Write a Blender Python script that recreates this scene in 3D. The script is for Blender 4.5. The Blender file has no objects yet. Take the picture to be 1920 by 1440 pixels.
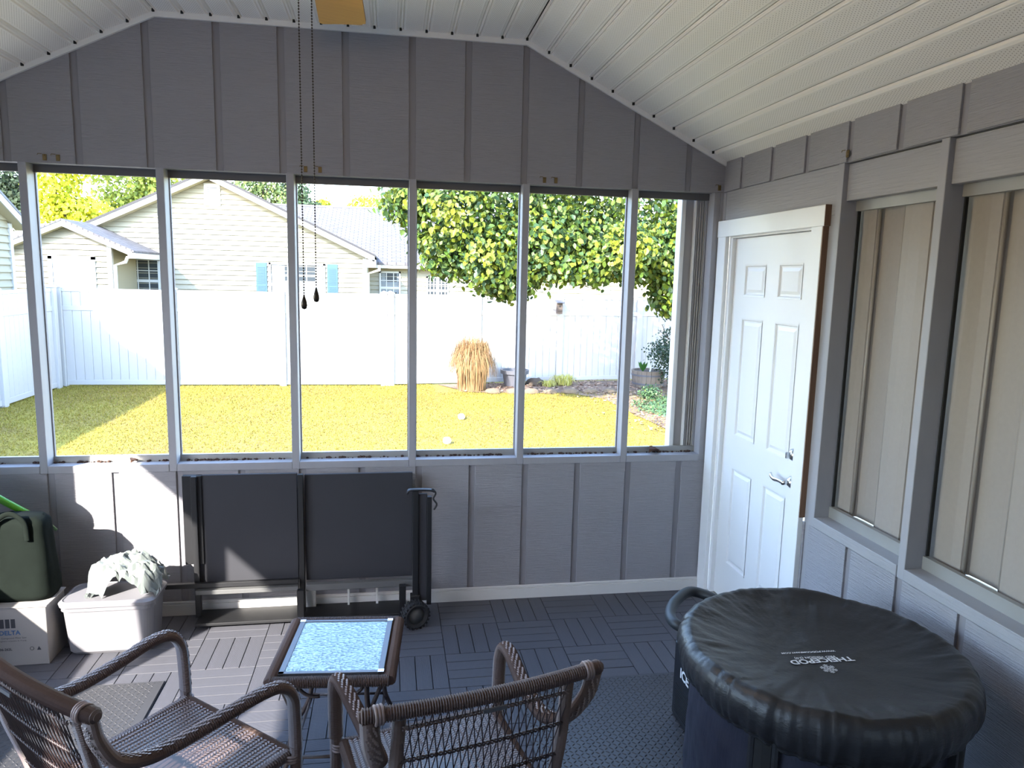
import bpy, math, random
import numpy as np
from mathutils import Vector, Matrix, noise
PI = math.pi
random.seed(7); rng = np.random.default_rng(11)
S = bpy.context.scene
COL = S.collection

# ------------------------------------------------------------ camera, sky, sun, exposure
Rm = ((0.98621621, 0.16545231, 0.00176657), (-0.16390815, 0.97544086, 0.14713685), (0.02262095, -0.1453983, 0.98911457))
cam = bpy.data.cameras.new('camera'); co = bpy.data.objects.new('camera', cam); COL.objects.link(co)
m = Matrix([[Rm[i][0], Rm[i][2], -Rm[i][1]] for i in range(3)]).to_4x4()
m.translation = Vector((-1.8647, -3.9726, 1.8581)); co.matrix_world = m
cam.sensor_width = 36; cam.lens = 1362.8 / 1920 * 36; cam.clip_start = .05; cam.clip_end = 300
S.camera = co
W = bpy.data.worlds.new('World'); S.world = W; W.use_nodes = True
wn = W.node_tree.nodes; wl = W.node_tree.links
sky = wn.new('ShaderNodeTexSky'); sky.sky_type = 'NISHITA'; sky.sun_disc = False
sky.sun_elevation = math.radians(30); sky.sun_rotation = math.radians(215.5); sky.dust_density = 0.4; sky.air_density = 1.0
wl.new(sky.outputs[0], wn['Background'].inputs[0]); wn['Background'].inputs[1].default_value = 0.55
sun = bpy.data.lights.new('sun', 'SUN'); sun.energy = 5.6; sun.angle = math.radians(0.6); sun.color = (1.0, .95, .86)
so = bpy.data.objects.new('sun', sun); COL.objects.link(so)
so.rotation_euler = Vector((1.0, 1.4, -1.0)).to_track_quat('-Z', 'Y').to_euler(); so.location = (-20, -20, 20)
vs = S.view_settings; vs.view_transform = 'Standard'; vs.look = 'None'; vs.gamma = 1; vs.use_curve_mapping = False; vs.exposure = 2.2

# ------------------------------------------------------------ materials
def mat(name, col, rough=.6, metal=0., bump=None, var=0., spec=.5, trans=0., coat=0., emit=None):
    """bump = (kind, scale xyz, strength, distance); var = brightness noise"""
    m_ = bpy.data.materials.new(name); m_.use_nodes = True; nt = m_.node_tree; N = nt.nodes; L = nt.links
    b = N['Principled BSDF']; b.inputs['Base Color'].default_value = (*col, 1); b.inputs['Roughness'].default_value = rough
    b.inputs['Metallic'].default_value = metal; b.inputs['Specular IOR Level'].default_value = spec
    if trans: b.inputs['Transmission Weight'].default_value = trans
    if coat: b.inputs['Coat Weight'].default_value = coat
    if emit: b.inputs['Emission Color'].default_value = (*emit[0], 1); b.inputs['Emission Strength'].default_value = emit[1]
    tc = N.new('ShaderNodeTexCoord')
    def mapped(sc):
        mp = N.new('ShaderNodeMapping'); mp.inputs['Scale'].default_value = sc; L.new(tc.outputs['Object'], mp.inputs[0]); return mp.outputs[0]
    if bump:
        kind, sc, st, dist = bump
        if kind == 'noise':
            t = N.new('ShaderNodeTexNoise'); t.inputs['Scale'].default_value = 1; t.inputs['Detail'].default_value = 4; t.inputs['Roughness'].default_value = .65
            L.new(mapped(sc), t.inputs['Vector']); out = t.outputs[0]
        elif kind == 'voronoi':
            t = N.new('ShaderNodeTexVoronoi'); t.inputs['Scale'].default_value = 1; L.new(mapped(sc), t.inputs['Vector']); out = t.outputs[0]
        elif kind == 'wave':
            t = N.new('ShaderNodeTexWave'); t.inputs['Scale'].default_value = 1; t.bands_direction = 'X'; L.new(mapped(sc), t.inputs['Vector']); out = t.outputs[1]
        bp = N.new('ShaderNodeBump'); bp.inputs['Strength'].default_value = st; bp.inputs['Distance'].default_value = dist
        L.new(out, bp.inputs['Height']); L.new(bp.outputs[0], b.inputs['Normal'])
    if var:
        t = N.new('ShaderNodeTexNoise'); t.inputs['Scale'].default_value = 1; t.inputs['Detail'].default_value = 5
        L.new(mapped(bump[1] if bump else (3, 3, 3)), t.inputs['Vector'])
        t2 = N.new('ShaderNodeTexNoise'); t2.inputs['Scale'].default_value = 1.7; L.new(tc.outputs['Object'], t2.inputs['Vector'])
        mx = N.new('ShaderNodeMath'); mx.operation = 'ADD'; L.new(t.outputs[0], mx.inputs[0]); L.new(t2.outputs[0], mx.inputs[1])
        mr = N.new('ShaderNodeMapRange'); mr.inputs[1].default_value = .6; mr.inputs[2].default_value = 1.4; mr.inputs[3].default_value = 1 - var; mr.inputs[4].default_value = 1 + var
        L.new(mx.outputs[0], mr.inputs[0])
        mu = N.new('ShaderNodeMixRGB'); mu.blend_type = 'MULTIPLY'; mu.inputs[0].default_value = 1; mu.inputs[1].default_value = (*col, 1)
        L.new(mr.outputs[0], mu.inputs[2]); L.new(mu.outputs[0], b.inputs['Base Color'])
    return m_

def island_mat(name, cols, rough=.5, trans=0.35, spec=.5):
    """leaf or blade material: colour picked per separate piece, partly translucent"""
    m_ = bpy.data.materials.new(name); m_.use_nodes = True; nt = m_.node_tree; N = nt.nodes; L = nt.links
    b = N['Principled BSDF']; b.inputs['Roughness'].default_value = rough; b.inputs['Specular IOR Level'].default_value = spec
    g = N.new('ShaderNodeNewGeometry'); r = N.new('ShaderNodeValToRGB'); L.new(g.outputs['Random Per Island'], r.inputs[0])
    el = r.color_ramp.elements
    while len(el) < len(cols): el.new(.5)
    for i, c in enumerate(cols):
        el[i].position = i / (len(cols) - 1) if len(cols) > 1 else 0; el[i].color = (*c, 1)
    L.new(r.outputs[0], b.inputs['Base Color'])
    if trans:
        tr = N.new('ShaderNodeBsdfTranslucent'); L.new(r.outputs[0], tr.inputs[0]); mx = N.new('ShaderNodeMixShader'); mx.inputs[0].default_value = trans
        L.new(b.outputs[0], mx.inputs[1]); L.new(tr.outputs[0], mx.inputs[2]); L.new(mx.outputs[0], N['Material Output'].inputs[0])
    return m_

GREY = (.30, .29, .31)
M = {}
M['paint_rough'] = mat('grey_paint_rough_sawn', GREY, .55, bump=('noise', (9, 9, 200), 1.0, .006), var=.07)
M['paint'] = mat('grey_paint_smooth', (.31, .305, .325), .5, bump=('noise', (30, 30, 8), .2, .002), var=.05)
M['paint_grain'] = mat('grey_paint_wood_grain', (.31, .305, .32), .5, bump=('noise', (14, 5, 110), .7, .004), var=.06)
M['frame_shade'] = mat('dark_screen_frame', (.10, .095, .095), .6)
M['groove_shade'] = mat('grey_paint_groove_shade', (.24, .23, .25), .6)  # same wall paint, with the shade of the grooves darkened into its colour
M['white'] = mat('white_paint', (.80, .80, .80), .35, bump=('noise', (60, 60, 4), .08, .001))
M['base'] = mat('offwhite_baseboard', (.62, .60, .58), .4)
M['rawwood'] = mat('bare_brown_wood', (.16, .085, .05), .7, bump=('noise', (80, 80, 6), .5, .002), var=.3)
M['vinyl_trim'] = mat('white_vinyl_trim', (.75, .74, .72), .4)
M['black'] = mat('black_gap', (.01, .01, .01), .8)
M['tile'] = mat('deck_tile_composite', (.076, .076, .090), .6, bump=('wave', (70, 0, 0), .5, .0015), var=.12)
M['tile_base'] = mat('tile_joint', (.01, .01, .012), .8)
M['mat'] = mat('black_rubber', (.040, .039, .042), .5, bump=('noise', (90, 90, 90), .3, .001), var=.12)
M['beige'] = mat('beige_vinyl_shutter', (.29, .255, .23), .5, bump=('noise', (60, 60, 60), .15, .001), var=.05)
M['beige_dk'] = mat('beige_shutter_stack', (.33, .31, .30), .5, var=.06)
M['alu'] = mat('dull_aluminium', (.36, .35, .33), .45, metal=.5, var=.15)
M['chrome'] = mat('satin_chrome', (.62, .62, .62), .22, metal=1)
M['brass'] = mat('old_brass', (.17, .12, .05), .5, metal=.6, var=.3)
M['wicker'] = mat('brown_wicker', (.10, .066, .058), .55, bump=('noise', (140, 140, 140), .2, .001), var=.15)
M['wicker_lt'] = mat('pale_brown_wicker_strand', (.21, .155, .145), .5, var=.2)
M['wicker_seat'] = mat('woven_seat_strand', (.16, .115, .105), .5, var=.15)
M['wicker_dk'] = mat('dark_wicker_strand', (.035, .022, .022), .4)
M['table_metal'] = mat('dark_bronze_metal', (.06, .045, .042), .4, metal=.3)
M['frame_alu'] = mat('brushed_aluminium', (.14, .145, .16), .5, metal=.7)
M['nylon'] = mat('black_nylon', (.016, .0162, .019), .42, bump=('noise', (22, 22, 60), .5, .004), var=.12)
M['nylon_b'] = mat('blue_black_nylon', (.019, .020, .034), .38, bump=('noise', (30, 30, 6), .6, .005), var=.1)
M['strap'] = mat('matt_black_strap', (.006, .006, .007), .8)
M['foam'] = mat('black_foam', (.022, .026, .03), .5)
M['print'] = mat('white_print', (.75, .75, .75), .5)
M['plastic_blk'] = mat('black_plastic', (.012, .013, .016), .35)
M['rubber'] = mat('tyre_rubber', (.015, .015, .017), .7)
M['card'] = mat('plain_cardboard', (.30, .28, .27), .7, var=.08)
M['ink'] = mat('dark_ink', (.04, .04, .05), .7)
M['inkblue'] = mat('blue_ink', (.06, .12, .25), .7)
M['bag'] = mat('dark_green_canvas', (.007, .010, .008), .9, spec=.1, bump=('noise', (20, 20, 20), .5, .004), var=.2)
M['green'] = mat('bright_green_plastic', (.10, .36, .02), .35)
M['green_dk'] = mat('dark_green_plastic', (.03, .10, .02), .4)
M['bucket'] = mat('white_bucket_plastic', (.55, .57, .57), .35)
M['bin'] = mat('cloudy_white_plastic', (.19, .185, .20), .35, var=.06)
M['film'] = mat('clear_plastic_film', (.17, .19, .18), .2, spec=.7)
M['panel_dk'] = mat('dark_grey_panel', (.036, .036, .042), .6, spec=.25, var=.12)
M['frame_dk'] = mat('blackened_steel', (.02, .02, .022), .45, metal=.3)
M['rail_grey'] = mat('grey_steel_rail', (.10, .10, .10), .5)
M['oak'] = mat('oak_blade', (.26, .115, .025), .45, bump=('noise', (60, 3, 60), .2, .001), var=.22)
M['bead'] = mat('bronze_bead', (.04, .028, .02), .35, metal=.6)
M['vinyl'] = mat('white_vinyl_fence', (.36, .35, .35), .45)
M['siding_h'] = mat('cream_house_siding', (.22, .20, .145), .55)
M['white_h'] = mat('white_house_trim', (.36, .36, .36), .5)
M['soffit_h'] = mat('house_soffit', (.35, .32, .24), .6)
M['blue'] = mat('blue_shutter', (.020, .058, .125), .5)
M['hglass'] = mat('house_window_glass', (.02, .025, .03), .35, spec=.3)
M['curtain'] = mat('pale_curtain', (.14, .155, .17), .8)
M['bark'] = mat('brown_bark', (.10, .075, .055), .9, bump=('noise', (12, 12, 4), .8, .02), var=.3)
M['mulch'] = mat('brown_mulch', (.16, .105, .075), .95, bump=('noise', (14, 14, 14), 1, .05), var=.5)
M['pot'] = mat('dark_grey_pot', (.07, .07, .085), .55, var=.15)
M['soil'] = mat('dark_soil', (.05, .035, .025), .95)
M['barrel'] = mat('weathered_barrel_wood', (.14, .11, .09), .8, bump=('noise', (20, 20, 3), .6, .01), var=.35)
M['stone'] = mat('tan_edging_stone', (.12, .085, .055), .9, bump=('noise', (14, 14, 14), .7, .02), var=.2)
M['birdwood'] = mat('grey_birdhouse_wood', (.085, .062, .052), .8, var=.2)
M['debris'] = mat('brown_debris', (.06, .032, .022), .95, bump=('noise', (60, 60, 60), 1, .01), var=.5)
M['lamp'] = mat('frosted_lamp_shade', (.9, .85, .75), .4, emit=((1, .72, .42), 1.2))
M['leafbrown'] = mat('dead_leaf', (.12, .06, .035), .8, var=.3)

def soffit_mat():
    m_ = bpy.data.materials.new('perforated_white_vinyl'); m_.use_nodes = True; nt = m_.node_tree; N = nt.nodes; L = nt.links
    b = N['Principled BSDF']; b.inputs['Roughness'].default_value = .45
    tc = N.new('ShaderNodeTexCoord'); sp = N.new('ShaderNodeSeparateXYZ'); L.new(tc.outputs['Object'], sp.inputs[0])
    def mth(op, a, bb=None):
        n = N.new('ShaderNodeMath'); n.operation = op
        for i, v in enumerate((a, bb)):
            if v is None: continue
            if isinstance(v, (int, float)): n.inputs[i].default_value = v
            else: L.new(v, n.inputs[i])
        return n.outputs[0]
    p = .0105
    x = mth('DIVIDE', sp.outputs[0], p); y = mth('DIVIDE', sp.outputs[1], p)
    row = mth('FLOOR', y); off = mth('MULTIPLY', mth('MODULO', mth('ADD', row, 1000), 2), .5)
    fx = mth('SUBTRACT', mth('FRACT', mth('ADD', mth('ADD', x, 100.), off)), .5); fy = mth('SUBTRACT', mth('FRACT', y), .5)
    d = mth('ADD', mth('MULTIPLY', fx, fx), mth('MULTIPLY', fy, fy))
    hole = mth('LESS_THAN', d, .028)
    inb = mth('LESS_THAN', mth('ABSOLUTE', sp.outputs[0]), .040)
    h = mth('MULTIPLY', hole, inb)
    mx = N.new('ShaderNodeMixRGB'); L.new(h, mx.inputs[0]); mx.inputs[1].default_value = (.87, .82, .76, 1); mx.inputs[2].default_value = (.34, .29, .25, 1)
    L.new(mx.outputs[0], b.inputs['Base Color'])
    return m_
M['soffit'] = soffit_mat()

def glass_mat():
    m_ = mat('pebbled_glass', (.50, .74, .84), .10, bump=('voronoi', (75, 75, 75), .9, .004), spec=1.0)
    N = m_.node_tree.nodes; N['Principled BSDF'].inputs['Transmission Weight'].default_value = .35
    return m_
M['pebble'] = glass_mat()

def lawn_mat():
    m_ = bpy.data.materials.new('lawn_ground'); m_.use_nodes = True; nt = m_.node_tree; N = nt.nodes; L = nt.links
    b = N['Principled BSDF']; b.inputs['Roughness'].default_value = .95; b.inputs['Specular IOR Level'].default_value = .1
    tc = N.new('ShaderNodeTexCoord')
    n1 = N.new('ShaderNodeTexNoise'); n1.inputs['Scale'].default_value = .8; n1.inputs['Detail'].default_value = 6; L.new(tc.outputs['Object'], n1.inputs[0])
    n2 = N.new('ShaderNodeTexNoise'); n2.inputs['Scale'].default_value = 22; n2.inputs['Detail'].default_value = 5; L.new(tc.outputs['Object'], n2.inputs[0])
    r = N.new('ShaderNodeValToRGB'); L.new(n1.outputs[0], r.inputs[0]); e = r.color_ramp.elements
    e[0].position = .35; e[0].color = (.20, .145, .045, 1); e[1].position = .65; e[1].color = (.25, .205, .04, 1)
    r2 = N.new('ShaderNodeMapRange'); r2.inputs[1].default_value = .3; r2.inputs[2].default_value = .7; r2.inputs[3].default_value = .62; r2.inputs[4].default_value = 1.25; L.new(n2.outputs[0], r2.inputs[0])
    mu = N.new('ShaderNodeMixRGB'); mu.blend_type = 'MULTIPLY'; mu.inputs[0].default_value = 1; L.new(r.outputs[0], mu.inputs[1]); L.new(r2.outputs[0], mu.inputs[2])
    L.new(mu.outputs[0], b.inputs['Base Color'])
    bp = N.new('ShaderNodeBump'); bp.inputs['Strength'].default_value = .8; bp.inputs['Distance'].default_value = .03; L.new(n2.outputs[0], bp.inputs['Height']); L.new(bp.outputs[0], b.inputs['Normal'])
    return m_
M['lawn'] = lawn_mat()
M['blade'] = island_mat('grass_blade', [(.18, .13, .04), (.26, .205, .035), (.18, .17, .03), (.30, .235, .05)], .8, .25, .2)

def shingle_mat():
    m_ = bpy.data.materials.new('grey_shingles'); m_.use_nodes = True; nt = m_.node_tree; N = nt.nodes; L = nt.links
    b = N['Principled BSDF']; b.inputs['Roughness'].default_value = .9
    tc = N.new('ShaderNodeTexCoord'); mp = N.new('ShaderNodeMapping'); L.new(tc.outputs['UV'], mp.inputs[0])
    br = N.new('ShaderNodeTexBrick'); br.inputs['Scale'].default_value = 1; br.inputs['Brick Width'].default_value = .3; br.inputs['Row Height'].default_value = .14; br.inputs['Mortar Size'].default_value = .012
    br.inputs['Color1'].default_value = (.105, .095, .10, 1); br.inputs['Color2'].default_value = (.07, .063, .068, 1); br.inputs['Mortar'].default_value = (.03, .028, .03, 1)
    L.new(mp.outputs[0], br.inputs[0]); L.new(br.outputs[0], b.inputs['Base Color'])
    return m_
M['shingle'] = shingle_mat()

# ------------------------------------------------------------ mesh helpers
class MB:
    def __init__(s): s.v = []; s.f = []; s.uv = None
    def add(s, vs, fs):
        o = len(s.v); s.v.extend(vs); s.f.extend([tuple(i + o for i in f) for f in fs]); return s
    def box(s, x0, x1, y0, y1, z0, z1, mt=None, bev=0):
        if bev > 0:
            x0, x1 = min(x0, x1), max(x0, x1); y0, y1 = min(y0, y1), max(y0, y1); z0, z1 = min(z0, z1), max(z0, z1)
            vs = []
            for sx, X, ix in ((-1, x0, bev), (1, x1, -bev)):
                for sy, Y, iy in ((-1, y0, bev), (1, y1, -bev)):
                    for sz, Z, iz in ((-1, z0, bev), (1, z1, -bev)):
                        vs += [(X, Y + iy, Z + iz), (X + ix, Y, Z + iz), (X + ix, Y + iy, Z)]
            # index: corner c*3 + axis
            C_ = lambda a, b_, c_: (a * 4 + b_ * 2 + c_) * 3
            fs = []
            for a in (0, 1):
                q = [C_(a, 0, 0), C_(a, 1, 0), C_(a, 1, 1), C_(a, 0, 1)]; fs.append([i for i in (q if a else q[::-1])])
                q = [C_(0, a, 0) + 1, C_(0, a, 1) + 1, C_(1, a, 1) + 1, C_(1, a, 0) + 1]; fs.append([i for i in (q if a else q[::-1])])
                q = [C_(0, 0, a) + 2, C_(1, 0, a) + 2, C_(1, 1, a) + 2, C_(0, 1, a) + 2]; fs.append([i for i in (q if a else q[::-1])])
            for a in (0, 1):
                for b_ in (0, 1):
                    c0, c1 = C_(a, b_, 0), C_(a, b_, 1); fs.append((c0, c0 + 1, c1 + 1, c1))
                    c0, c1 = C_(a, 0, b_), C_(a, 1, b_); fs.append((c0, c0 + 2, c1 + 2, c1))
                    c0, c1 = C_(0, a, b_), C_(1, a, b_); fs.append((c0 + 1, c0 + 2, c1 + 2, c1 + 1))
                    for c in (0, 1): q = C_(a, b_, c); fs.append((q, q + 1, q + 2))
        else:
            vs = [(x, y, z) for x in (x0, x1) for y in (y0, y1) for z in (z0, z1)]
            fs = [(0, 1, 3, 2), (4, 6, 7, 5), (0, 4, 5, 1), (2, 3, 7, 6), (0, 2, 6, 4), (1, 5, 7, 3)]
        if mt is not None: vs = [tuple(mt @ Vector(v)) for v in vs]
        return s.add(vs, fs)
    def prism(s, poly, axis, a0, a1):
        """poly: 2-D points (in the two other axes, in order), extruded along axis"""
        n = len(poly); vs = []
        for a in (a0, a1):
            for p in poly:
                v = list(p); v.insert(axis, a); vs.append(tuple(v))
        fs = [tuple(range(n)), tuple(range(2 * n - 1, n - 1, -1))] + [(i, (i + 1) % n, (i + 1) % n + n, i + n) for i in range(n)]
        return s.add(vs, fs)
    def sweep(s, pts, ra, rb=None, n=10, side=None, cap=True, mod=None):
        """tube along pts; ra = radius (or list), rb = radius across 'side' axis"""
        P_ = [Vector(p) for p in pts]; k = len(P_)
        rb = ra if rb is None else rb
        up = Vector(side) if side else None; vs = []; prev = None
        for i, p in enumerate(P_):
            t = (P_[min(i + 1, k - 1)] - P_[max(i - 1, 0)]).normalized()
            if up is not None: a = (up - t * up.dot(t)).normalized()
            else:
                if prev is None:
                    q = Vector((0, 0, 1)) if abs(t.z) < .9 else Vector((1, 0, 0)); a = (q - t * q.dot(t)).normalized()
                else: a = (prev - t * prev.dot(t)).normalized()
            prev = a; b = t.cross(a)
            r1 = ra[i] if isinstance(ra, (list, tuple)) else ra; r2 = rb[i] if isinstance(rb, (list, tuple)) else rb
            mm = mod(i) if mod else 0
            for j in range(n):
                th = 2 * PI * j / n
                vs.append(tuple(p + b * (math.cos(th) * (r1 + mm)) + a * (math.sin(th) * (r2 + mm))))
        fs = [(i * n + j, i * n + (j + 1) % n, (i + 1) * n + (j + 1) % n, (i + 1) * n + j) for i in range(k - 1) for j in range(n)]
        if cap: fs += [tuple(range(n))[::-1], tuple(range((k - 1) * n, k * n))]
        return s.add(vs, fs)
    def lathe(s, prof, n=32, c=(0, 0, 0), mt=None):
        vs = []; fs = []
        for r, z in prof:
            for j in range(n):
                th = 2 * PI * j / n; vs.append((c[0] + r * math.cos(th), c[1] + r * math.sin(th), c[2] + z))
        if mt is not None: vs = [tuple(mt @ Vector(v)) for v in vs]
        for i in range(len(prof) - 1):
            for j in range(n): fs.append((i * n + j, i * n + (j + 1) % n, (i + 1) * n + (j + 1) % n, (i + 1) * n + j))
        return s.add(vs, fs)
    def ball(s, c, r, n=8, m=6, sz=1.):
        return s.lathe([(r * math.sin(PI * i / m) + 1e-5, -r * sz * math.cos(PI * i / m)) for i in range(m + 1)], n, c)
    def obj(s, name, mt, parent=None, smooth=False, loc=None, recalc=True):
        me = bpy.data.meshes.new(name); o0 = Vector(loc) if loc else Vector((0, 0, 0))
        vv = np.array(s.v, dtype=float) - np.array(o0)
        me.from_pydata(vv.tolist(), [], s.f)
        if recalc and len(s.f) < 60000:
            import bmesh
            b = bmesh.new(); b.from_mesh(me); bmesh.ops.recalc_face_normals(b, faces=b.faces); b.to_mesh(me); b.free()
        if smooth: me.polygons.foreach_set('use_smooth', [True] * len(me.polygons))
        me.materials.append(M[mt] if isinstance(mt, str) else mt)
        o = bpy.data.objects.new(name, me); COL.objects.link(o); o.location = o0
        if parent: o.parent = parent
        return o

def link_mesh(name, me, parent=None, loc=(0, 0, 0), rot=(0, 0, 0), scale=(1, 1, 1)):
    o = bpy.data.objects.new(name, me); COL.objects.link(o); o.parent = parent; o.location = loc; o.rotation_euler = rot; o.scale = scale
    return o
def tag(o, label=None, cat=None, group=None, kind=None):
    if label: o['label'] = label
    if cat: o['category'] = cat
    if group: o['group'] = group
    if kind: o['kind'] = kind
    return o
def empty(name, loc=(0, 0, 0), rz=0, label=None, cat=None, group=None, kind=None):
    o = bpy.data.objects.new(name, None); COL.objects.link(o); o.location = loc; o.rotation_euler = (0, 0, rz); o.empty_display_size = .1
    return tag(o, label, cat, group, kind)
def copy_tree(o, parent=None):
    c = o.copy(); COL.objects.link(c); c.parent = parent
    for ch in o.children: copy_tree(ch, c)
    return c
def box(name, mt, x0, x1, y0, y1, z0, z1, parent=None, bev=.0015):
    return MB().box(x0, x1, y0, y1, z0, z1, bev=bev).obj(name, mt, parent)
def arc(c, r, a0, a1, n, plane='yz', x=0):
    out = []
    for i in range(n + 1):
        a = a0 + (a1 - a0) * i / n; out.append((c[0] + r * math.cos(a), c[1] + r * math.sin(a)))
    return out
def smoothpath(pts, step):
    """Catmull-Rom through pts, resampled at step"""
    P_ = [Vector(p) for p in pts]; P_ = [P_[0] * 2 - P_[1]] + P_ + [P_[-1] * 2 - P_[-2]]; out = []
    for i in range(1, len(P_) - 2):
        p0, p1, p2, p3 = P_[i - 1:i + 3]
        for k in range(24):
            t = k / 24
            out.append(.5 * ((2 * p1) + (p2 - p0) * t + (2 * p0 - 5 * p1 + 4 * p2 - p3) * t * t + (3 * p1 - p0 - 3 * p2 + p3) * t ** 3))
    out.append(P_[-2]); res = [out[0]]; acc = 0
    for a, b in zip(out, out[1:]):
        d = (b - a).length
        while acc + d >= step:
            f = (step - acc) / d; a = a + (b - a) * f; res.append(a); d = (b - a).length; acc = 0
        acc += d
    res.append(out[-1]); return res

# ------------------------------------------------------------ room shell
XL, YF, G = -4.14, -4.4, -.37                  # left wall, wall behind the camera, ground level
HH, HS = 2.355, .802                           # siding edges above and below the windows
ZR, XA, XB = 3.088, -2.985, -1.155             # flat ceiling between the two slopes
def zc(x): return ZR if XA <= x <= XB else (ZR - (x - XB) * .4857 if x > XB else ZR - (XA - x) * .4857)

fl = MB().box(XL - .12, .12, YF - .1, .12, G, -.022).obj('floor', 'tile_base'); tag(fl, kind='structure')
T = .3; ox, oy = -.0979, -.2994
sl = MB().box(.0018, .0732, .0014, T - .0014, -.02, 0, bev=.0007)
slat_me = sl.obj('slat', 'tile'); slat_data = slat_me.data; bpy.data.objects.remove(slat_me)
for r in range(0, 17):
    for k in range(-14, 1):
        xa, ya = ox + k * T, oy - r * T + (T if True else 0)
        x0, x1, y0, y1 = xa, xa + T, ya - T, ya
        if x1 < XL or y0 < YF: continue
        along_y = (r + k) % 2 == 0
        if -2.0 > y1 and x0 > -1.0: continue
        if y1 < -3.2: continue
        if x0 < XL + .02:
            continue
        t_ = empty('deck_tile', ((x0 + x1) / 2, (y0 + y1) / 2, 0)); t_.parent = fl
        for i in range(4):
            o = link_mesh('slat', slat_data, t_)
            if along_y: o.location = (-T / 2 + i * .075, -T / 2, random.uniform(-.0005, .0005))
            else: o.location = (T / 2, -T / 2 + i * .075, random.uniform(-.0005, .0005)); o.rotation_euler = (0, 0, PI / 2)
            if x1 > .0 and not along_y: pass
# plain strip of tiling behind the camera
o = box('tile_field', 'tile', XL + .3, -.02, YF, -3.3, -.02, -.001, fl, 0)
# cut tiles over by the right wall stay under the door threshold

# back wall --------------------------------------------------
def poly_wall(x0, x1, z0):
    xs = [x0] + [x for x in (XA, XB) if x0 < x < x1] + [x1]
    return [(x0, z0), (x1, z0)] + [(x, zc(x)) for x in reversed(xs)]
wb = MB()
wb.prism(poly_wall(XL, 0, HH + .001), 1, .010, .09)
wb.prism([(XL, -.02), (0, -.02), (0, HS - .002), (XL, HS - .002)], 1, .010, .09)
wb = wb.obj('wall_back', 'groove_shade'); tag(wb, kind='structure')
gu = [-3.99, -3.68, -3.361, -3.034, -2.707, -2.401, -2.085, -1.748, -1.458, -1.152, -.846, -.527, -.218]
gl = [-3.90, -3.59, -3.28, -2.965, -2.65, -2.335, -2.02, -1.708, -1.409, -1.103, -.796, -.49, -.177]
def siding(gs, x0, x1, lo, hi, w=.036):
    e = [x0 - w / 2] + gs + [x1 + w / 2]
    for a, b in zip(e, e[1:]):
        a += w / 2; b -= w / 2
        if hi is None: mb = MB().prism(poly_wall(a, b, lo), 1, -.001, .012)
        else: mb = MB().box(a, b, 0, .012, lo, hi, bev=.0015)
        mb.obj('siding_board', 'paint_rough', wb, loc=(a, 0, lo))
siding(gu, XL, 0, HH, None)
siding(gl, XL, 0, 0, HS)
mull = [-3.62, -2.995, -2.369, -1.744, -1.136, -.521, -.035]
for i, x in enumerate(mull):
    box('mullion', 'paint', x - .019, x + .019, .0 if i < 6 else .004, .089, HS, HH + .003, wb, .002)
box('mullion', 'paint', XL, XL + .04, .0, .089, HS, HH, wb)
e = [XL + .04] + [m_ for m_ in mull]
for i in range(len(e) - 1):
    a = e[i] + (.0 if i == 0 else .0195); b = e[i + 1] - .0195
    box('sill_board', 'paint', a, b, -.002, .089, HS, HS + .040, wb, .002)
    wdw = MB().box(a, b, .074, .094, HS + .0405, HS + .074).obj('window_%d' % (i + 1), 'alu'); tag(wdw, kind='structure')
    box('top_strip', 'frame_shade', a, b, .070, .094, HH - .036, HH + .002, wdw, 0)
    box('side_strip', 'groove_shade', a, a + .006, .078, .094, HS + .07, HH - .036, wdw, 0)
    box('side_strip', 'groove_shade', b - .006, b, .078, .094, HS + .07, HH - .036, wdw, 0)
    d = MB()
    for k in range(int((b - a) / .012)):
        if random.random() < .75:
            x = random.uniform(a + .01, b - .01); q = random.uniform(.003, .011)
            d.ball((x, .072 - random.random() * .012, HS + .041 + q * .3), q, 5, 3, .7)
    tag(d.obj('sill_dirt', 'debris'), 'line of crumbled brown dirt on the window sill, opening %s from the left' % ('first second third fourth fifth sixth seventh'.split()[i]), 'dirt', 'dirt on the window sills', 'stuff')

def dead_leaf(x, y, z, s, rz, label):
    mb = MB(); n = 8; vs = []; fs = []
    for i in range(n + 1):
        u = i / n; w = math.sin(PI * u ** .8) * .42 * s
        for k, f in enumerate((-1, 0, 1)):
            vs.append((u * s - s / 2, f * w, abs(f) * .35 * s * (1 - u * .3) + .16 * s * math.sin(PI * u) + random.uniform(-.02, .02) * s))
    for i in range(n):
        for k in range(2): a = i * 3 + k; fs.append((a, a + 1, a + 4, a + 3))
    mb.add(vs, fs); o = mb.obj('dead_leaf', 'leafbrown', smooth=True, recalc=False); o.location = (x, y, z); o.rotation_euler = (.1, .05, rz)
    tag(o, label, 'leaf'); return o
dead_leaf(-.32, .045, HS + .042, .075, .3, 'curled brown dead leaf on the sill of the narrow right window')
dead_leaf(-3.2, .045, HS + .042, .05, 1.2, 'curled brown dead leaf on the sill of the left window with the gabled shed view')
bb = MB().box(XL, -.02, -.016, .0, 0, .062, bev=.001).box(XL, -.02, -.012, .0, .062, .078, bev=.003).obj('baseboard_back', 'base'); tag(bb, kind='structure')

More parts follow.
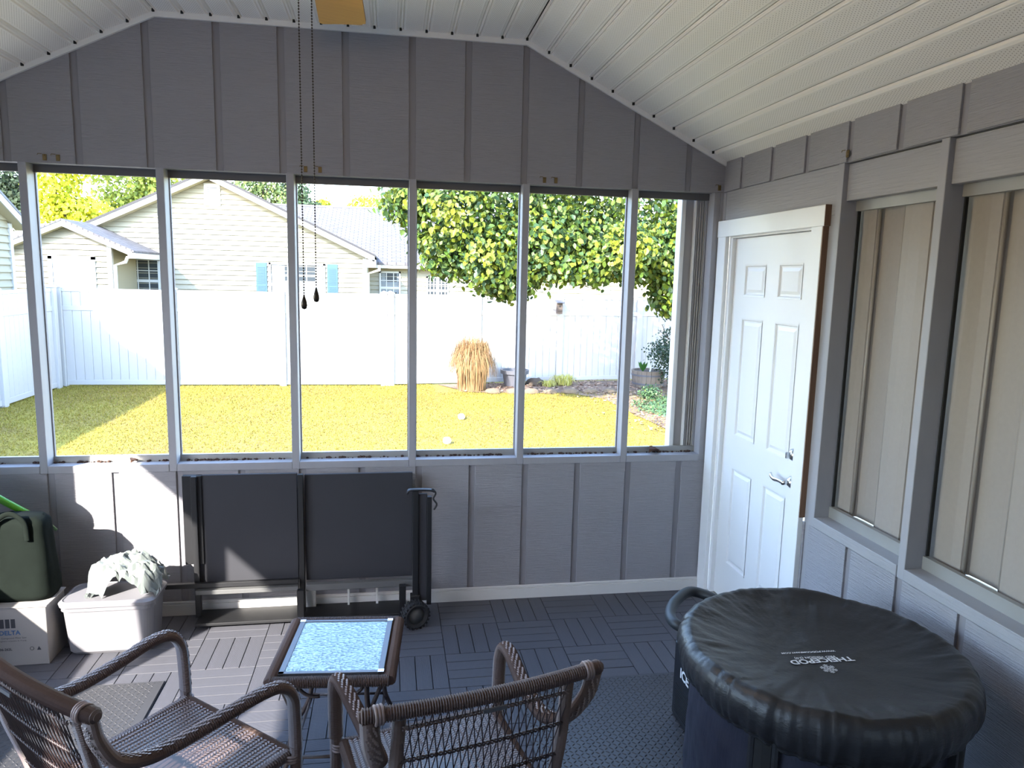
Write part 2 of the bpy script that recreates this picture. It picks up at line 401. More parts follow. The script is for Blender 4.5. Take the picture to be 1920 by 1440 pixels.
# ceiling ----------------------------------------------------
cm = MB()
pr = [(XL - .5, zc(XL) - .243 + .03), (XA, ZR + .03), (XB, ZR + .03), (.5, zc(0) - .243 + .03)]
cm.prism(pr + [(x, z + .05) for x, z in reversed(pr)], 1, YF - .2, .15)
ce = cm.obj('ceiling', 'black'); tag(ce, kind='structure')
def soffit(w, ylen):
    """one panel: perforated flat with stepped seam on each side; local x across, y along, face at z=0 looking down"""
    h = w / 2
    prof = [(-h, .010), (-h + .004, .010), (-h + .006, .001), (-h + .0085, -.002), (-h + .011, .001), (-h + .014, .006), (-h + .019, 0), (h - .019, 0), (h - .014, .006), (h - .006, .006), (h, .012)]
    mb = MB(); vs = [(x, y, z) for y in (0, -ylen) for x, z in prof]; n = len(prof)
    mb.add(vs, [(i, i + 1, i + 1 + n, i + n) for i in range(n - 1)])
    o = mb.obj('soffit_panel', 'soffit', recalc=False); d = o.data; bpy.data.objects.remove(o); return d
LY = -YF + .1
sd = soffit(.1318, LY)
def put_panels(xs, zs, ang):
    for x, z in zip(xs, zs):
        link_mesh('soffit_panel', sd, ce, (x, 0, z), (0, ang, 0))
pw = .1318; aR = math.atan(.4857); cs = math.cos(aR)
sdf = soffit(.1307, LY)
for i in range(14):
    link_mesh('soffit_panel', sdf, ce, (XB - .1307 * (i + .5), 0, ZR), (0, 0, 0))
for i in range(10):
    dx = pw * cs * (i + .5)
    link_mesh('soffit_panel', sd, ce, (XB + dx, 0, ZR - dx * .4857), (0, aR, 0))
    link_mesh('soffit_panel', sd, ce, (XA - dx, 0, ZR - dx * .4857), (0, -aR, 0))
# small dark channel ends where each seam meets the trim
for i in range(-9, 23):
    if i < 0 or i > 13: continue
tr = MB()
def strip(x0, z0, x1, z1, w=.026, y0=-.016, y1=0):
    tr.prism([(x0, z0 - w), (x1, z1 - w), (x1, z1 + .004), (x0, z0 + .004)], 1, y0, y1)
strip(XL, zc(XL), XA, ZR); strip(XA, ZR, XB, ZR); strip(XB, ZR, -.002, zc(0))
trm = tr.obj('trim_1', 'vinyl_trim'); tag(trm, kind='structure')
dk = MB()
def seam_pts():
    for i in range(1, 14): yield (XB - .1307 * i, ZR, 0)
    for i in range(0, 10):
        dx = pw * cs * i; yield (XB + dx, ZR - dx * .4857, aR)
        yield (XA - dx, ZR - dx * .4857, -aR)
for x, z, a in seam_pts():
    box('seam_end', 'black', x - .006, x + .006, -.022, -.0155, z - .006, z + .008, trm, 0)

# right wall: x >= 0 -------------------------------------------
wr = MB()
wr.prism([(YF, HH + .004), (0, HH + .004), (0, zc(0)), (YF, zc(0))], 0, .010, .09)
wr.prism([(YF, -.02), (-1.05, -.02), (-1.05, HS - .004), (YF, HS - .004)], 0, .010, .09)
wr = wr.obj('wall_right', 'groove_shade'); tag(wr, kind='structure')
gru = [-.204, -.521, -.827, -1.144, -1.45, -1.751] + [-1.751 - .306 * k for k in range(1, 9)]
grl = [-1.065] + [-1.372, -1.677, -1.982] + [-1.982 - .306 * k for k in range(1, 8)]
def sidingR(gs, y0, y1, lo, hi, w=.036):
    e = [y0 + w / 2] + gs + [y1 - w / 2]
    for a, b in zip(e, e[1:]):
        MB().box(0, .012, b + w / 2, a - w / 2, lo, hi, bev=.0015).obj('siding_board', 'paint_rough', wr, loc=(0, a, lo))
sidingR(gru, 0, YF, HH + .006, zc(0) - .001)
sidingR(grl, -1.030, YF, 0, HS - .02)
posts = [-1.098, -1.682] + [-1.682 - .61 * k for k in range(1, 5)]
for y in posts: box('post', 'paint', 0.0, .089, y - .019, y + .019, HS - .02, HH + .005, wr, .002)
box('corner_post', 'paint', -.0005, .03, -.03, -.004, 0, HH, wr)
box('corner_post', 'paint', -.0155, .09, .001, .089, HS, HH + .003, wb)
for i, (a, b) in enumerate(zip(posts, posts[1:] + [YF])):
    ya, yb = a - .0195, b + .0195
    box('header_board', 'paint_grain', .022, .060, yb, ya, 2.205, HH, wr, .002)
    box('sill_board', 'paint_grain', -.003, .089, yb, ya, HS - .018, HS + .026, wr, .002)
    wd = MB().box(.070, .092, yb, ya, HS + .026, HS + .075).obj('window_%d' % (8 + i), 'alu'); tag(wd, kind='structure')
    box('top_strip', 'alu', .070, .092, yb, ya, 2.165, 2.215, wd, 0)
    box('side_strip', 'black', .080, .092, ya - .006, ya, HS + .07, 2.17, wd, 0)
box('corner_post', 'paint', -.0005, .09, -.0035, .0005, 0, 2.52, wr)
box('header_board', 'paint_grain', .004, .042, -1.078, -.002, 2.15, HH + .003, wr, .002)
box('side_board', 'paint', .006, .05, -1.079, -1.035, 0, 2.2, wr, .002)

# accordion shutter closed outside the right wall
def bladez(y0, y1, x, z0, z1, flip, parent):
    w = y1 - y0; sgn = 1 if flip else -1
    prof = [(x, y0), (x + sgn * .014, y0 + .006), (x + sgn * .018, y0 + w * .3), (x + sgn * .018, y0 + w * .7), (x + sgn * .014, y1 - .006), (x, y1)]
    t_ = [(a + .004, b) for a, b in reversed(prof)]
    mb = MB().prism(prof + t_, 2, z0, z1)
    mb.obj('blade', 'beige', parent)
    # rolled knuckle joint
    MB().sweep([(x - sgn * .0 - .004, y1, z0), (x - .004, y1, z1)], .0075, n=8).obj('hinge_rod', 'beige', parent, smooth=True)
asr = empty('accordion_shutter', (.13, -1.1, .87), label='beige accordion storm shutter drawn closed outside the right wall screens', cat='shutter')
def rel(o, par):
    o.matrix_parent_inverse = Matrix.Translation(-Vector(par.location)); return o
y = -1.045; k = 0
while y > -4.3:
    n0 = len(asr.children)
    bladez(y - .158, y, .128, .858, 2.174, k % 2, asr); y -= .158; k += 1
MB().box(.100, .150, -4.4, -1.05, .80, .855).obj('bottom_track', 'alu', asr)
MB().box(.100, .150, -4.4, -1.05, 2.185, 2.24).obj('top_track', 'alu', asr)
for c in asr.children: rel(c, asr)

# accordion shutter stacked outside the back window
ast = empty('accordion_shutter', (-.1, .13, .86), label='beige accordion storm shutter folded into a narrow stack at the right window', cat='shutter')
MB().box(-.205, -.178, .10, .17, .845, 2.36, bev=.003).obj('lead_post', 'vinyl_trim', ast)
MB().box(-.178, -.118, .12, .16, .845, 2.36, bev=.003).obj('lead_panel', 'beige_dk', ast)
MB().box(-.125, -.113, .098, .165, .845, 2.36, bev=.002).obj('lead_post', 'vinyl_trim', ast)
for i in range(8):
    x = -.108 + i * .0145
    MB().prism([(x, .105), (x + .004, .100), (x + .010, .104), (x + .0085, .17), (x + .003, .17)], 2, .85, 2.345).obj('folded_blade', 'beige_dk', ast)
for c in ast.children: rel(c, ast)

# door ---------------------------------------------------------
D0, D1, DZ0, DZ1 = -.138, -.932, .045, 2.095
XD = .028
dm = MB().box(XD + .007, XD + .04, D1, D0, DZ0, DZ1)
pans = []
for (pa, pb) in ((-.262, -.485), (-.612, -.825)):
    for (za, zb) in ((1.785, 1.952), (1.015, 1.665), (.27, .832)):
        pans.append((pb, pa, za, zb))
ys = [D1, -.825, -.612, -.485, -.262, D0]; zs = [DZ0, .27, .832, 1.015, 1.665, 1.785, 1.952, DZ1]
for i in range(5):
    for j in range(7):
        if i in (1, 3) and j in (1, 3, 5): continue
        dm.box(XD, XD + .0075, ys[i], ys[i + 1], zs[j], zs[j + 1])
dr = dm.obj('door_1', 'white'); tag(dr, kind='structure')
for (ya, yb, za, zb) in pans:
    def fr(d_, x): return [(x, ya + d_, za + d_), (x, yb - d_, za + d_), (x, yb - d_, zb - d_), (x, ya + d_, zb - d_)]
    rings = fr(-.002, XD - .003) + fr(.006, XD - .002) + fr(.012, XD + .0065) + fr(.020, XD + .0068) + fr(.036, XD + .0005)
    fs = [(r_ * 4 + i, r_ * 4 + (i + 1) % 4, r_ * 4 + 4 + (i + 1) % 4, r_ * 4 + 4 + i) for r_ in range(4) for i in range(4)] + [(16, 17, 18, 19)]
    MB().add(rings, fs).obj('door_panel', 'white', dr)
for z in (1.865, 1.065, .255):
    MB().sweep([(XD - .008, -.125, z - .05), (XD - .008, -.125, z + .05)], .008, n=10).box(XD - .006, XD - .002, -.134, -.112, z - .05, z + .05).obj('hinge', 'chrome', dr)
# deadbolt
xr = Matrix.Rotation(-PI / 2, 4, 'Y')
db = MB().lathe([(.0001, .022), (.018, .021), (.026, .012), (.031, .004), (.032, 0)], 24, mt=Matrix.Translation((XD, -.872, 1.052)) @ xr)
db = db.obj('deadbolt', 'chrome', dr, smooth=True)
MB().box(XD - .044, XD - .018, -.876, -.868, 1.036, 1.068, bev=.003).obj('thumb_turn', 'chrome', db)
lv = MB().lathe([(.0001, .024), (.014, .023), (.024, .013), (.031, .005), (.032, 0)], 24, mt=Matrix.Translation((XD, -.874, .918)) @ xr)
lv.sweep([(XD - .02, -.874, .918), (XD - .052, -.874, .918)], .011, n=12)
lv = lv.obj('door_handle', 'chrome', dr, smooth=True)
MB().sweep(smoothpath([(XD - .048, -.880, .918), (XD - .052, -.84, .921), (XD - .054, -.80, .917), (XD - .052, -.770, .925), (XD - .046, -.755, .930)], .006), .0075, .010, n=10).obj('lever', 'chrome', lv, smooth=True)
# casing
cas = MB().box(-.022, .004, -.104, -.006, 0, 2.108, bev=.002).obj('trim_2', 'white'); tag(cas, kind='structure')
box('side_casing', 'white', -.022, .004, -1.030, -.945, 0, 2.108, cas, .002)
box('head_casing', 'white', -.024, .004, -1.044, -.0, 2.107, 2.197, cas, .002)
box('bare_end', 'rawwood', -.024, .004, -1.048, -1.0445, 2.107, 2.197, cas, 0)
box('bare_edge', 'rawwood', -.020, .03, -1.036, -1.0305, .80, 2.11, cas, 0)
box('jamb', 'white', .004, .07, -.137, -.104, 0, 2.098, cas)
box('jamb', 'white', .004, .07, -.945, -.934, 0, 2.098, cas)
box('head_jamb', 'white', .004, .07, -.945, -.104, 2.098, 2.112, cas)
box('threshold', 'alu', -.01, .09, -.945, -.104, 0, .04, cas)
box('door_stop', 'black', .066, .08, -.945, -.104, .0, 2.1, cas, 0)

# left wall and the wall behind the camera ---------------------
zl = zc(XL)
wlft = MB().box(XL - .09, XL, YF, 0, -.02, HS).box(XL - .09, XL, YF, 0, HH, zl + .02).box(XL - .09, XL, -.93, 0, HS, HH)
wlft = wlft.obj('wall_left', 'paint'); tag(wlft, kind='structure')
for y in (-2.05, -3.3): box('post', 'paint', XL - .089, XL, y - .019, y + .019, HS, HH, wlft)
box('sill_board', 'paint', XL - .089, XL + .003, YF, -.93, HS, HS + .04, wlft)
wfr = MB().prism([(XL, -.02), (0, -.02), (0, zc(0)), (XB, ZR), (XA, ZR), (XL, zl)], 1, YF - .1, YF).obj('wall_front', 'paint'); tag(wfr, kind='structure')

# brass hook brackets ------------------------------------------
def hook(x, y, z, rz, label, gap):
    r_ = empty('screen_clip', (x, y, z), rz, label, 'bracket', 'brass clips above the window line')
    MB().box(-.009, .009, -.004, 0, -.014, .016, bev=.001).box(-.006, .006, -.006, -.003, -.010, -.004).box(-.006, .006, -.006, -.003, .002, .008).obj('plate', 'brass', r_)
    MB().sweep([(-.009, -.008, .016), (-.026, -.010, .017), (-.028, -.012, .010)], .0016, n=6).obj('hook_wire', 'brass', r_)
    MB().ball((0, -.004, .012), .0025, 6, 4).ball((0, -.004, -.012), .0025, 6, 4).obj('screw', 'brass', r_)
names = [(-3.515, 'left clip of the pair above the leftmost post'), (-3.455, 'right clip of the pair above the leftmost post'), (-2.29, 'left clip of the pair behind the fan pull chains'), (-2.218, 'right clip of the pair behind the fan pull chains'),
         (-1.038, 'left clip of the pair above the fourth full opening'), (-.975, 'right clip of the pair above the fourth full opening'), (-.03, 'clip in the corner beside the door wall')]
for x, l in names: hook(x, 0, 2.381, 0, 'small brass ' + l, 0)
hook(0, -1.136, 2.392, -PI / 2, 'small brass clip with bent wire on the right wall above the door post', 0)

# ceiling fan --------------------------------------------------
fan = empty('ceiling_fan', (-2.03, -1.93, 2.75), label='ceiling fan with oak blade and two beaded pull chains hanging before the window wall', cat='ceiling fan')
def blade():
    pts = [(.16, -.055), (.30, -.080), (.72, -.097), (.742, -.096), (.748, -.086), (.762, -.084), (.80, -.01), (.845, .058), (.842, .068), (.83, .071), (.30, .065), (.16, .055)]
    return MB().prism(pts, 2, -.004, .004)
for k in range(5):
    b = blade().obj('blade', 'oak', fan); b.rotation_euler = (.13, 0, math.radians(91 + 72 * k)); b.location = (0, 0, 0)
    ir = MB().box(.07, .2, -.015, .015, -.012, -.004).obj('blade_arm', 'brass', fan); ir.rotation_euler = (0, 0, math.radians(91 + 72 * k))
MB().lathe([(.0001, -.07), (.06, -.07), (.085, -.05), (.10, -.01), (.10, .05), (.07, .09), (.03, .10), (.014, .11), (.014, .24), (.06, .26), (.065, .335), (.0001, .335)], 28).obj('motor_housing', 'brass', fan, smooth=True)
MB().lathe([(.0001, -.135), (.06, -.13), (.10, -.11), (.115, -.085), (.10, -.07), (.06, -.07)], 28).obj('lamp_shade', 'lamp', fan, smooth=True)
pl = bpy.data.lights.new('fan_lamp', 'POINT'); pl.energy = 3; pl.color = (1, .74, .50); pl.shadow_soft_size = .05
po = bpy.data.objects.new('fan_lamp', pl); COL.objects.link(po); po.parent = fan; po.location = (0, 0, -.17)
for i, (x, y, zb) in enumerate(((-2.07, -2.14, 1.805), (-2.043, -2.12, 1.822))):
    mb = MB(); z = 2.66
    while z > zb:
        mb.ball((x, y, z), .0021, 6, 4); z -= .0066
    mb.sweep([(x, y, zb), (x, y, 2.68)], .0006, n=4)
    c = mb.obj('pull_chain', 'bead', fan); rel(c, fan)
    kn = MB().lathe([(.0001, 0), (.0055, .002), (.0075, .010), (.006, .020), (.003, .030), (.0015, .036), (.0001, .037)], 14, (x, y, zb - .036)).obj('chain_knob', 'bead', c, smooth=True)

# ------------------------------------------------------------ tub with fabric cover
TX, TY = -.538, -2.035
def fbm(x, y, z, o=4): return noise.fractal(Vector((x, y, z)), 1.0, 2.0, o)
def cover_z(x, y):
    """height of the sagging cover over the tub"""
    r = math.hypot(x, y); t = min(r / .41, 1)
    z = .700 + .052 * t ** 2.2
    z += .006 * fbm(x * 4 + 3, y * 4, .5) * (1 - .5 * t)
    th = math.atan2(y, x); w = max(0, (t - .45) / .55) ** 1.5
    z += w * .0060 * (fbm(math.cos(th) * 6, math.sin(th) * 6, r * 9) + .12 * math.sin(th * 23 + 6 * fbm(math.cos(th) * 3, math.sin(th) * 3, 1)))
    return z
tub = empty('ice_bath_tub', (TX, TY, 0), label='round black inflatable ice bath tub under a cover beside the white door', cat='tub')
n = 180; vs = []; fs = []; rows = []
for i in range(34):
    t = i / 33; z = .69 * t
    for j in range(n):
        th = 2 * PI * j / n; cx, cy = math.cos(th), math.sin(th)
        r = .398 + .010 * math.sin(PI * t) + .007 * fbm(cx * 2.5, cy * 2.5, z * 5) + .004 * fbm(cx * 7, cy * 7, z * 9) * (1 if t > .35 else .4)
        vs.append((r * cx, r * cy, z))
fs = [(i * n + j, i * n + (j + 1) % n, (i + 1) * n + (j + 1) % n, (i + 1) * n + j) for i in range(33) for j in range(n)]
MB().add(vs, fs).obj('tub_wall', 'nylon_b', tub, smooth=True, recalc=False)
for th0, w in ((math.radians(218), .05), (math.radians(304), .05), (math.radians(130), .05), (math.radians(40), .05)):
    for dth, ww, mt in ((0, w, 'strap'), (-.085, .018, 'nylon'), (.085, .018, 'nylon')):
        mb = MB(); a = th0 + dth; h = ww / .42 / 2
        poly = [(.422 * math.cos(a - h), .422 * math.sin(a - h)), (.424 * math.cos(a), .424 * math.sin(a)), (.422 * math.cos(a + h), .422 * math.sin(a + h)), (.395 * math.cos(a + h), .395 * math.sin(a + h)), (.395 * math.cos(a - h), .395 * math.sin(a - h))]
        mb.prism(poly, 2, .005, .64).obj('strap' if dth == 0 else 'seam_piping', mt, tub)
cov = empty('tub_cover', (TX, TY, 0), label='black fabric cover with white print and gathered elastic hem on the tub', cat='cover')
prof = [.001, .03, .06, .09, .12, .15, .18, .21, .24, .265, .29, .31, .33, .345, .36, .372, .384, .396, .406]
side = [(.418, .7525), (.430, .748), (.440, .741), (.447, .731), (.451, .720), (.453, .706), (.452, .692), (.449, .678), (.444, .665), (.438, .654), (.430, .647), (.424, .645), (.428, .640), (.424, .635), (.412, .637), (.406, .65)]
n = 420; vs = []
for r in prof:
    for j in range(n):
        th = 2 * PI * j / n; x, y = r * math.cos(th), r * math.sin(th); vs.append((x, y, cover_z(x, y)))
for k, (r, z) in enumerate(side):
    for j in range(n):
        th = 2 * PI * j / n; cx, cy = math.cos(th), math.sin(th)
        zz = z + (cover_z(.406 * cx, .406 * cy) - .7505) * max(0, 1 - k / 5) * .9
        q = min(1, k / 9)
        gat = math.sin(th * 61 + 5 * fbm(cx * 4, cy * 4, 2)) * .0032 * q ** 1.5 + .008 * q * fbm(cx * 5, cy * 5, z * 6) + .005 * fbm(cx * 14, cy * 14, z * 5)
        droop = -.028 * max(0, math.cos(th - math.radians(250))) * q + .012 * fbm(cx * 3, cy * 3, 7) * q
        vs.append(((r + gat) * cx, (r + gat) * cy, zz + droop))
K = len(prof) + len(side)
fs = [(i * n + j, i * n + (j + 1) % n, (i + 1) * n + (j + 1) % n, (i + 1) * n + j) for i in range(K - 1) for j in range(n)] + [tuple(range(n))[::-1]]
MB().add(vs, fs).obj('cover_cloth', 'nylon', cov, smooth=True, recalc=False)
def text_mesh(body, size, bold=0., spacing=1., arcr=None, align='CENTER'):
    cu = bpy.data.curves.new('txt', 'FONT'); cu.body = body; cu.size = size; cu.offset = bold; cu.align_x = align; cu.space_character = spacing; cu.resolution_u = 3
    o = bpy.data.objects.new('txt', cu); COL.objects.link(o); dg = bpy.context.evaluated_depsgraph_get(); dg.update()
    me = bpy.data.meshes.new_from_object(o.evaluated_get(dg)); bpy.data.objects.remove(o); bpy.data.curves.remove(cu)
    import bmesh
    b = bmesh.new(); b.from_mesh(me); bmesh.ops.triangulate(b, faces=b.faces)
    for _ in range(1): bmesh.ops.subdivide_edges(b, edges=[e for e in b.edges if e.calc_length() > size * .25], cuts=2)
    bmesh.ops.triangulate(b, faces=b.faces); b.to_mesh(me); b.free(); return me
def on_cover(me, name, cx, cy, sx=1, bend=0):
    for v in me.vertices:
        x, y = v.co.x * sx, v.co.y + bend * v.co.x ** 2
        X, Y = cx - x, cy - y
        v.co = (X - TX, Y - TY, cover_z(X - TX, Y - TY) + .0022)
    me.materials.clear(); me.materials.append(M['print']); o = bpy.data.objects.new(name, me); COL.objects.link(o); o.parent = cov
    return o
on_cover(text_mesh('THEICEPOD', .036, .0010), 'brand_print', -.547, -2.044, 1.14, .55)
on_cover(text_mesh('PRO VERSION (3.0)', .0155, .0003), 'version_print', -.557, -2.030, 1.1, .55)
on_cover(text_mesh('WWW.PODCOMPANY.COM', .0125, .0003), 'web_print', -.560, -1.996, 1.2, .55)
sf = MB()
for k in range(6):
    R_ = Matrix.Rotation(k * PI / 3, 4, 'Z')
    sf.box(-.0028, .0028, 0, .026, 0, .0001, mt=R_)
    for s in (-1, 1):
        for d in (.010, .017):
            sf.box(-.0022, .0022, 0, .009, 0, .0001, mt=R_ @ Matrix.Translation((0, d, 0)) @ Matrix.Rotation(s * .95, 4, 'Z'))
o = sf.obj('snowflake_print', 'print'); me = o.data; bpy.data.objects.remove(o); on_cover(me, 'snowflake_print', -.553, -2.108)
tub.scale = (.96, .96, 1); cov.scale = (.96, .96, 1)
# chiller box and hose
chl = empty('water_chiller', (-.665, -1.22, 0), label='black boxy water chiller with white lettering on the floor behind the tub', cat='chiller')
MB().box(0, .30, -.38, 0, .012, .345, bev=.006).obj('housing', 'plastic_blk', chl)
for y in (-.06, -.32): MB().box(.03, .07, y - .02, y + .02, 0, .014).obj('foot', 'rubber', chl)
for k in range(12): MB().box(-.001, .002, -.36, -.03, .04 + k * .011, .045 + k * .011).obj('vent_louvre', 'strap', chl)
me = text_mesh('ICE', .060, .002); me.transform(Matrix(((0, 0, -1, -.0015), (0, 0, 0, 0), (0, 1, 0, 0), (0, 0, 0, 1))) if False else Matrix.Translation((-.0015, -.115, .215)) @ Matrix.Rotation(-PI / 2, 4, 'Z') @ Matrix.Rotation(PI / 2, 4, 'X'))
me.materials.clear(); me.materials.append(M['print']); o = bpy.data.objects.new('lettering', me); COL.objects.link(o); o.parent = chl
MB().sweep(smoothpath([(-.42, -1.30, .30), (-.40, -1.15, .43), (-.51, -1.04, .47), (-.63, -1.12, .47), (-.70, -1.23, .465), (-.705, -1.31, .46), (-.655, -1.345, .45), (-.60, -1.48, .46), (-.56, -1.68, .50)], .01), .0225, n=16).obj('water_hose', 'foam', chl, smooth=True)
c = chl.children[-1]; rel(c, chl)

# ------------------------------------------------------------ rubber mats
def stud(mb, x, y, a, L=.0125, w=.0042, h=.0028, z=.0085):
    ca, sa = math.cos(a), math.sin(a)
    def P_(u, v, zz): return (x + u * ca - v * sa, y + u * sa + v * ca, zz)
    mb.add([P_(-L, 0, z), P_(-L * .3, w, z), P_(L * .3, w, z), P_(L, 0, z), P_(L * .3, -w, z), P_(-L * .3, -w, z), P_(-L * .35, 0, z + h), P_(L * .35, 0, z + h)],
           [(0, 1, 6), (1, 2, 7, 6), (2, 3, 7), (3, 4, 7), (4, 5, 6, 7), (5, 0, 6)])
def rubber_mat(x0, x1, y0, y1, label, ylim):
    o = MB().box(x0, x1, y0, y1, .0005, .009, bev=.002).obj('rubber_mat', 'mat'); tag(o, label, 'mat')
    mb = MB(); p = .0205; nx = int((x1 - x0 - .03) / p); ny = int((y1 - max(y0, ylim) - .03) / p)
    for i in range(nx):
        for j in range(ny): stud(mb, x0 + .02 + i * p, y1 - .02 - j * p, PI / 4 if (i + j) % 2 else -PI / 4)
    s = mb.obj('tread_stud', 'mat', o, recalc=False); s['kind'] = 'stuff'; return o
rubber_mat(-1.305, -.012, -4.3, -.912, 'dark diamond-tread rubber mat under the tub and along the right wall', -2.6)
rubber_mat(-3.78, -2.876, -3.4, -.69, 'sunlit diamond-tread rubber mat under the left wicker chair', -2.5)

# ------------------------------------------------------------ wicker chairs
def ridged(mb, pts, ra, rb=None, n=12, side=None, pitch=2, amp=.0024, cap=True):
    return mb.sweep(pts, ra, rb, n, side, cap, mod=lambda i: amp * (1 if i % pitch == 0 else -.6))
def make_chair(label):
    ch = empty('wicker_armchair', (0, 0, 0), label=label, cat='chair', group='brown wicker armchairs at the side table')
    # arms and front legs
    for s in (-1, 1):
        path = smoothpath([(s * .290, -.318, .862), (s * .282, -.300, .79), (s * .258, -.250, .705), (s * .238, -.175, .655), (s * .236, -.09, .642), (s * .248, .04, .652), (s * .264, .16, .666), (s * .271, .230, .655), (s * .272, .264, .61), (s * .271, .272, .55), (s * .27, .275, .44)], .003)
        mb = MB(); ridged(mb, path, .0150, .0212, 14, side=(1, 0, 0)); arm = mb.obj('arm', 'wicker', ch)
        # woven over-strands along the outer side and top of the arm
        st = MB(); acc = 0; nxt = .02; row = 0
        for i in range(1, len(path) - 1):
            acc += (path[i] - path[i - 1]).length
            if acc < nxt: continue
            nxt += .0085; row += 1
            t = (path[i + 1] - path[i - 1]).normalized(); a = (Vector((1, 0, 0)) - t * t.x).normalized(); b = t.cross(a)
            if b.z < 0 and abs(b.z) > .2: b = -b
            if abs(t.z) > .8: b = Vector((0, 1 if path[i].y > 0 else -1, 0)); b = (b - t * t.dot(b)).normalized()
            for c0 in (-.0115, .0025):
                u = c0 + .0030 * (row % 4)
                base = path[i] + a * u + b * (.0150 * math.sqrt(max(.05, 1 - (u / .0212) ** 2)) + .0016)
                vs = [tuple(base + t * dx + a * dy + b * dz) for dx, dz in ((-.0085, -.003), (-.004, .0015), (.004, .0015), (.0085, -.003)) for dy in (-.0024, .0024)]
                st.add(vs, [(0, 1, 3, 2), (2, 3, 5, 4), (4, 5, 7, 6)])
        o = st.obj('woven_strand', 'wicker_lt', arm, recalc=False); o['kind'] = 'stuff'
        leg = smoothpath([(s * .27, .275, .445), (s * .27, .277, .20), (s * .272, .285, .006)], .003)
        mb = MB(); ridged(mb, leg, .0155, .0175, 12, side=(1, 0, 0)); mb.obj('leg', 'wicker', ch)
        rl = smoothpath([(s * .218, -.312, .850), (s * .222, -.275, .66), (s * .228, -.215, .43), (s * .235, -.235, .22), (s * .245, -.275, .006)], .003)
        mb = MB(); ridged(mb, rl, .0148, n=12); mb.obj('leg', 'wicker', ch)
        sr = smoothpath([(s * .238, -.215, .415), (s * .242, 0, .405), (s * .250, .262, .415)], .004)
        mb = MB(); ridged(mb, sr, .016, n=10); mb.obj('seat_rail', 'wicker', ch)
        kn = MB()
        for k in range(3): kn.sweep([(s * (.262 + .0 * k) + .02 * math.cos(a_), .270 + .022 * math.sin(a_), .40 + k * .009) for a_ in np.linspace(0, 2 * PI, 15)], .0042, n=6)
        kn.obj('leg_wrap', 'wicker_lt', ch, smooth=True)
    rail = [(x, -.315 - .022 * (1 - (x / .30) ** 2), .868) for x in np.linspace(-.315, .315, 200)]
    mb = MB(); rr = [.0172 if abs(p[0]) < .305 else .0172 * max(.35, 1 - (abs(p[0]) - .305) * 55) for p in rail]
    mb.sweep(rail, rr, n=14, side=(0, 0, 1), mod=lambda i: .0023 * (1 if i % 2 else -.7)); top = mb.obj('top_rail', 'wicker', ch)
    for s in (-1, 1):
        w = MB()
        for k in range(3):
            x0 = s * (.262 + k * .0075); w.sweep([(x0, -.320 + .0205 * math.cos(a_), .868 + .0205 * math.sin(a_)) for a_ in np.linspace(0, 2 * PI, 17)], .004, n=6)
        w.obj('rail_wrap', 'wicker_lt', top, smooth=True)
    tg = MB().box(-.03, .03, -.365, -.3605, .842, .852).obj('maker_tag', 'frame_alu', ch)
    fr = [(x, .272, .408) for x in np.linspace(-.262, .262, 150)]
    mb = MB(); ridged(mb, fr, .0165, n=10, side=(0, 0, 1)); mb.obj('front_rail', 'wicker', ch)
    bk = [(x, -.21, .425) for x in np.linspace(-.225, .225, 120)]
    mb = MB(); ridged(mb, bk, .013, n=10, side=(0, 0, 1)); mb.obj('rear_rail', 'wicker', ch, smooth=True)
    # seat: thin dark base with herringbone strands
    se = MB().prism([(-.232, -.205), (.232, -.205), (.248, .262), (-.248, .262)], 2, .405, .416).obj('seat', 'wicker_dk', ch)
    st = MB(); cw = .0165; ncol = 29
    for i in range(ncol):
        xc = (i - (ncol - 1) / 2) * cw; sg = 1 if i % 2 else -1
        k = 0; y = -.20
        while y < .262:
            dx, dy = cw * .5, cw * .28 * sg; z = .4165 - .008 * (1 - (xc / .24) ** 2) * (1 - ((y - .03) / .24) ** 2) + .006
            vs = []
            for f, hz in ((-1.15, -.0028), (-.5, .0012), (.5, .0012), (1.15, -.0028)):
                for q in (-.0034, .0034): vs.append((xc + dx * f, y + dy * f + q, z + hz))
            st.add(vs, [(0, 1, 3, 2), (2, 3, 5, 4), (4, 5, 7, 6)]); y += .0098
    o = st.obj('woven_strand', 'wicker_seat', se, recalc=False); o['kind'] = 'stuff'
    # open lattice back
    def bp(u, v): # u across -1..1, v down 0..1
        y = -.337 * (1 - v) - .215 * v - .010 * (1 - u * u) * math.sin(PI * v); return Vector((u * .215, y + .0, .852 * (1 - v) + .428 * v))
    lt = MB(); N_ = 22
    for d in (-1, 1):
        for k in range(-4, N_ + 5):
            u0 = -1 + 2 * (k + .5) / N_; u1 = u0 + d * .30; seg = []
            for q in range(13):
                v = q / 12; u = u0 + (u1 - u0) * v
                if -1 <= u <= 1: seg.append(bp(u, v) + Vector((0, -.002 * d, 0)))
            if len(seg) > 2: lt.sweep(seg, .00155, n=5)
    o = lt.obj('back_lattice', 'wicker_dk', ch)
    for v in (.06, .30, .55, .80):
        br = MB()
        for ph in (0, PI):
            pts = [bp(u, v) + Vector((0, .0034 * math.cos(u * 62 + ph), .0034 * math.sin(u * 62 + ph))) for u in np.linspace(-1, 1, 160)]
            br.sweep(pts, .0028, n=6)
        br.obj('back_braid', 'wicker_dk' if v > .1 else 'wicker', ch, smooth=True)
    return ch
chA = make_chair('brown wicker armchair in the centre, seen from behind, facing the window')
chB = copy_tree(chA)
chA.location = (-1.705, -2.05, 0); chA.rotation_euler = (0, 0, math.radians(13.5))
chB.location = (-2.530, -1.925, .009); chB.rotation_euler = (0, 0, math.radians(-41.5))
chB['label'] = 'brown wicker armchair at the left in the sun, turned toward the glass-topped table'

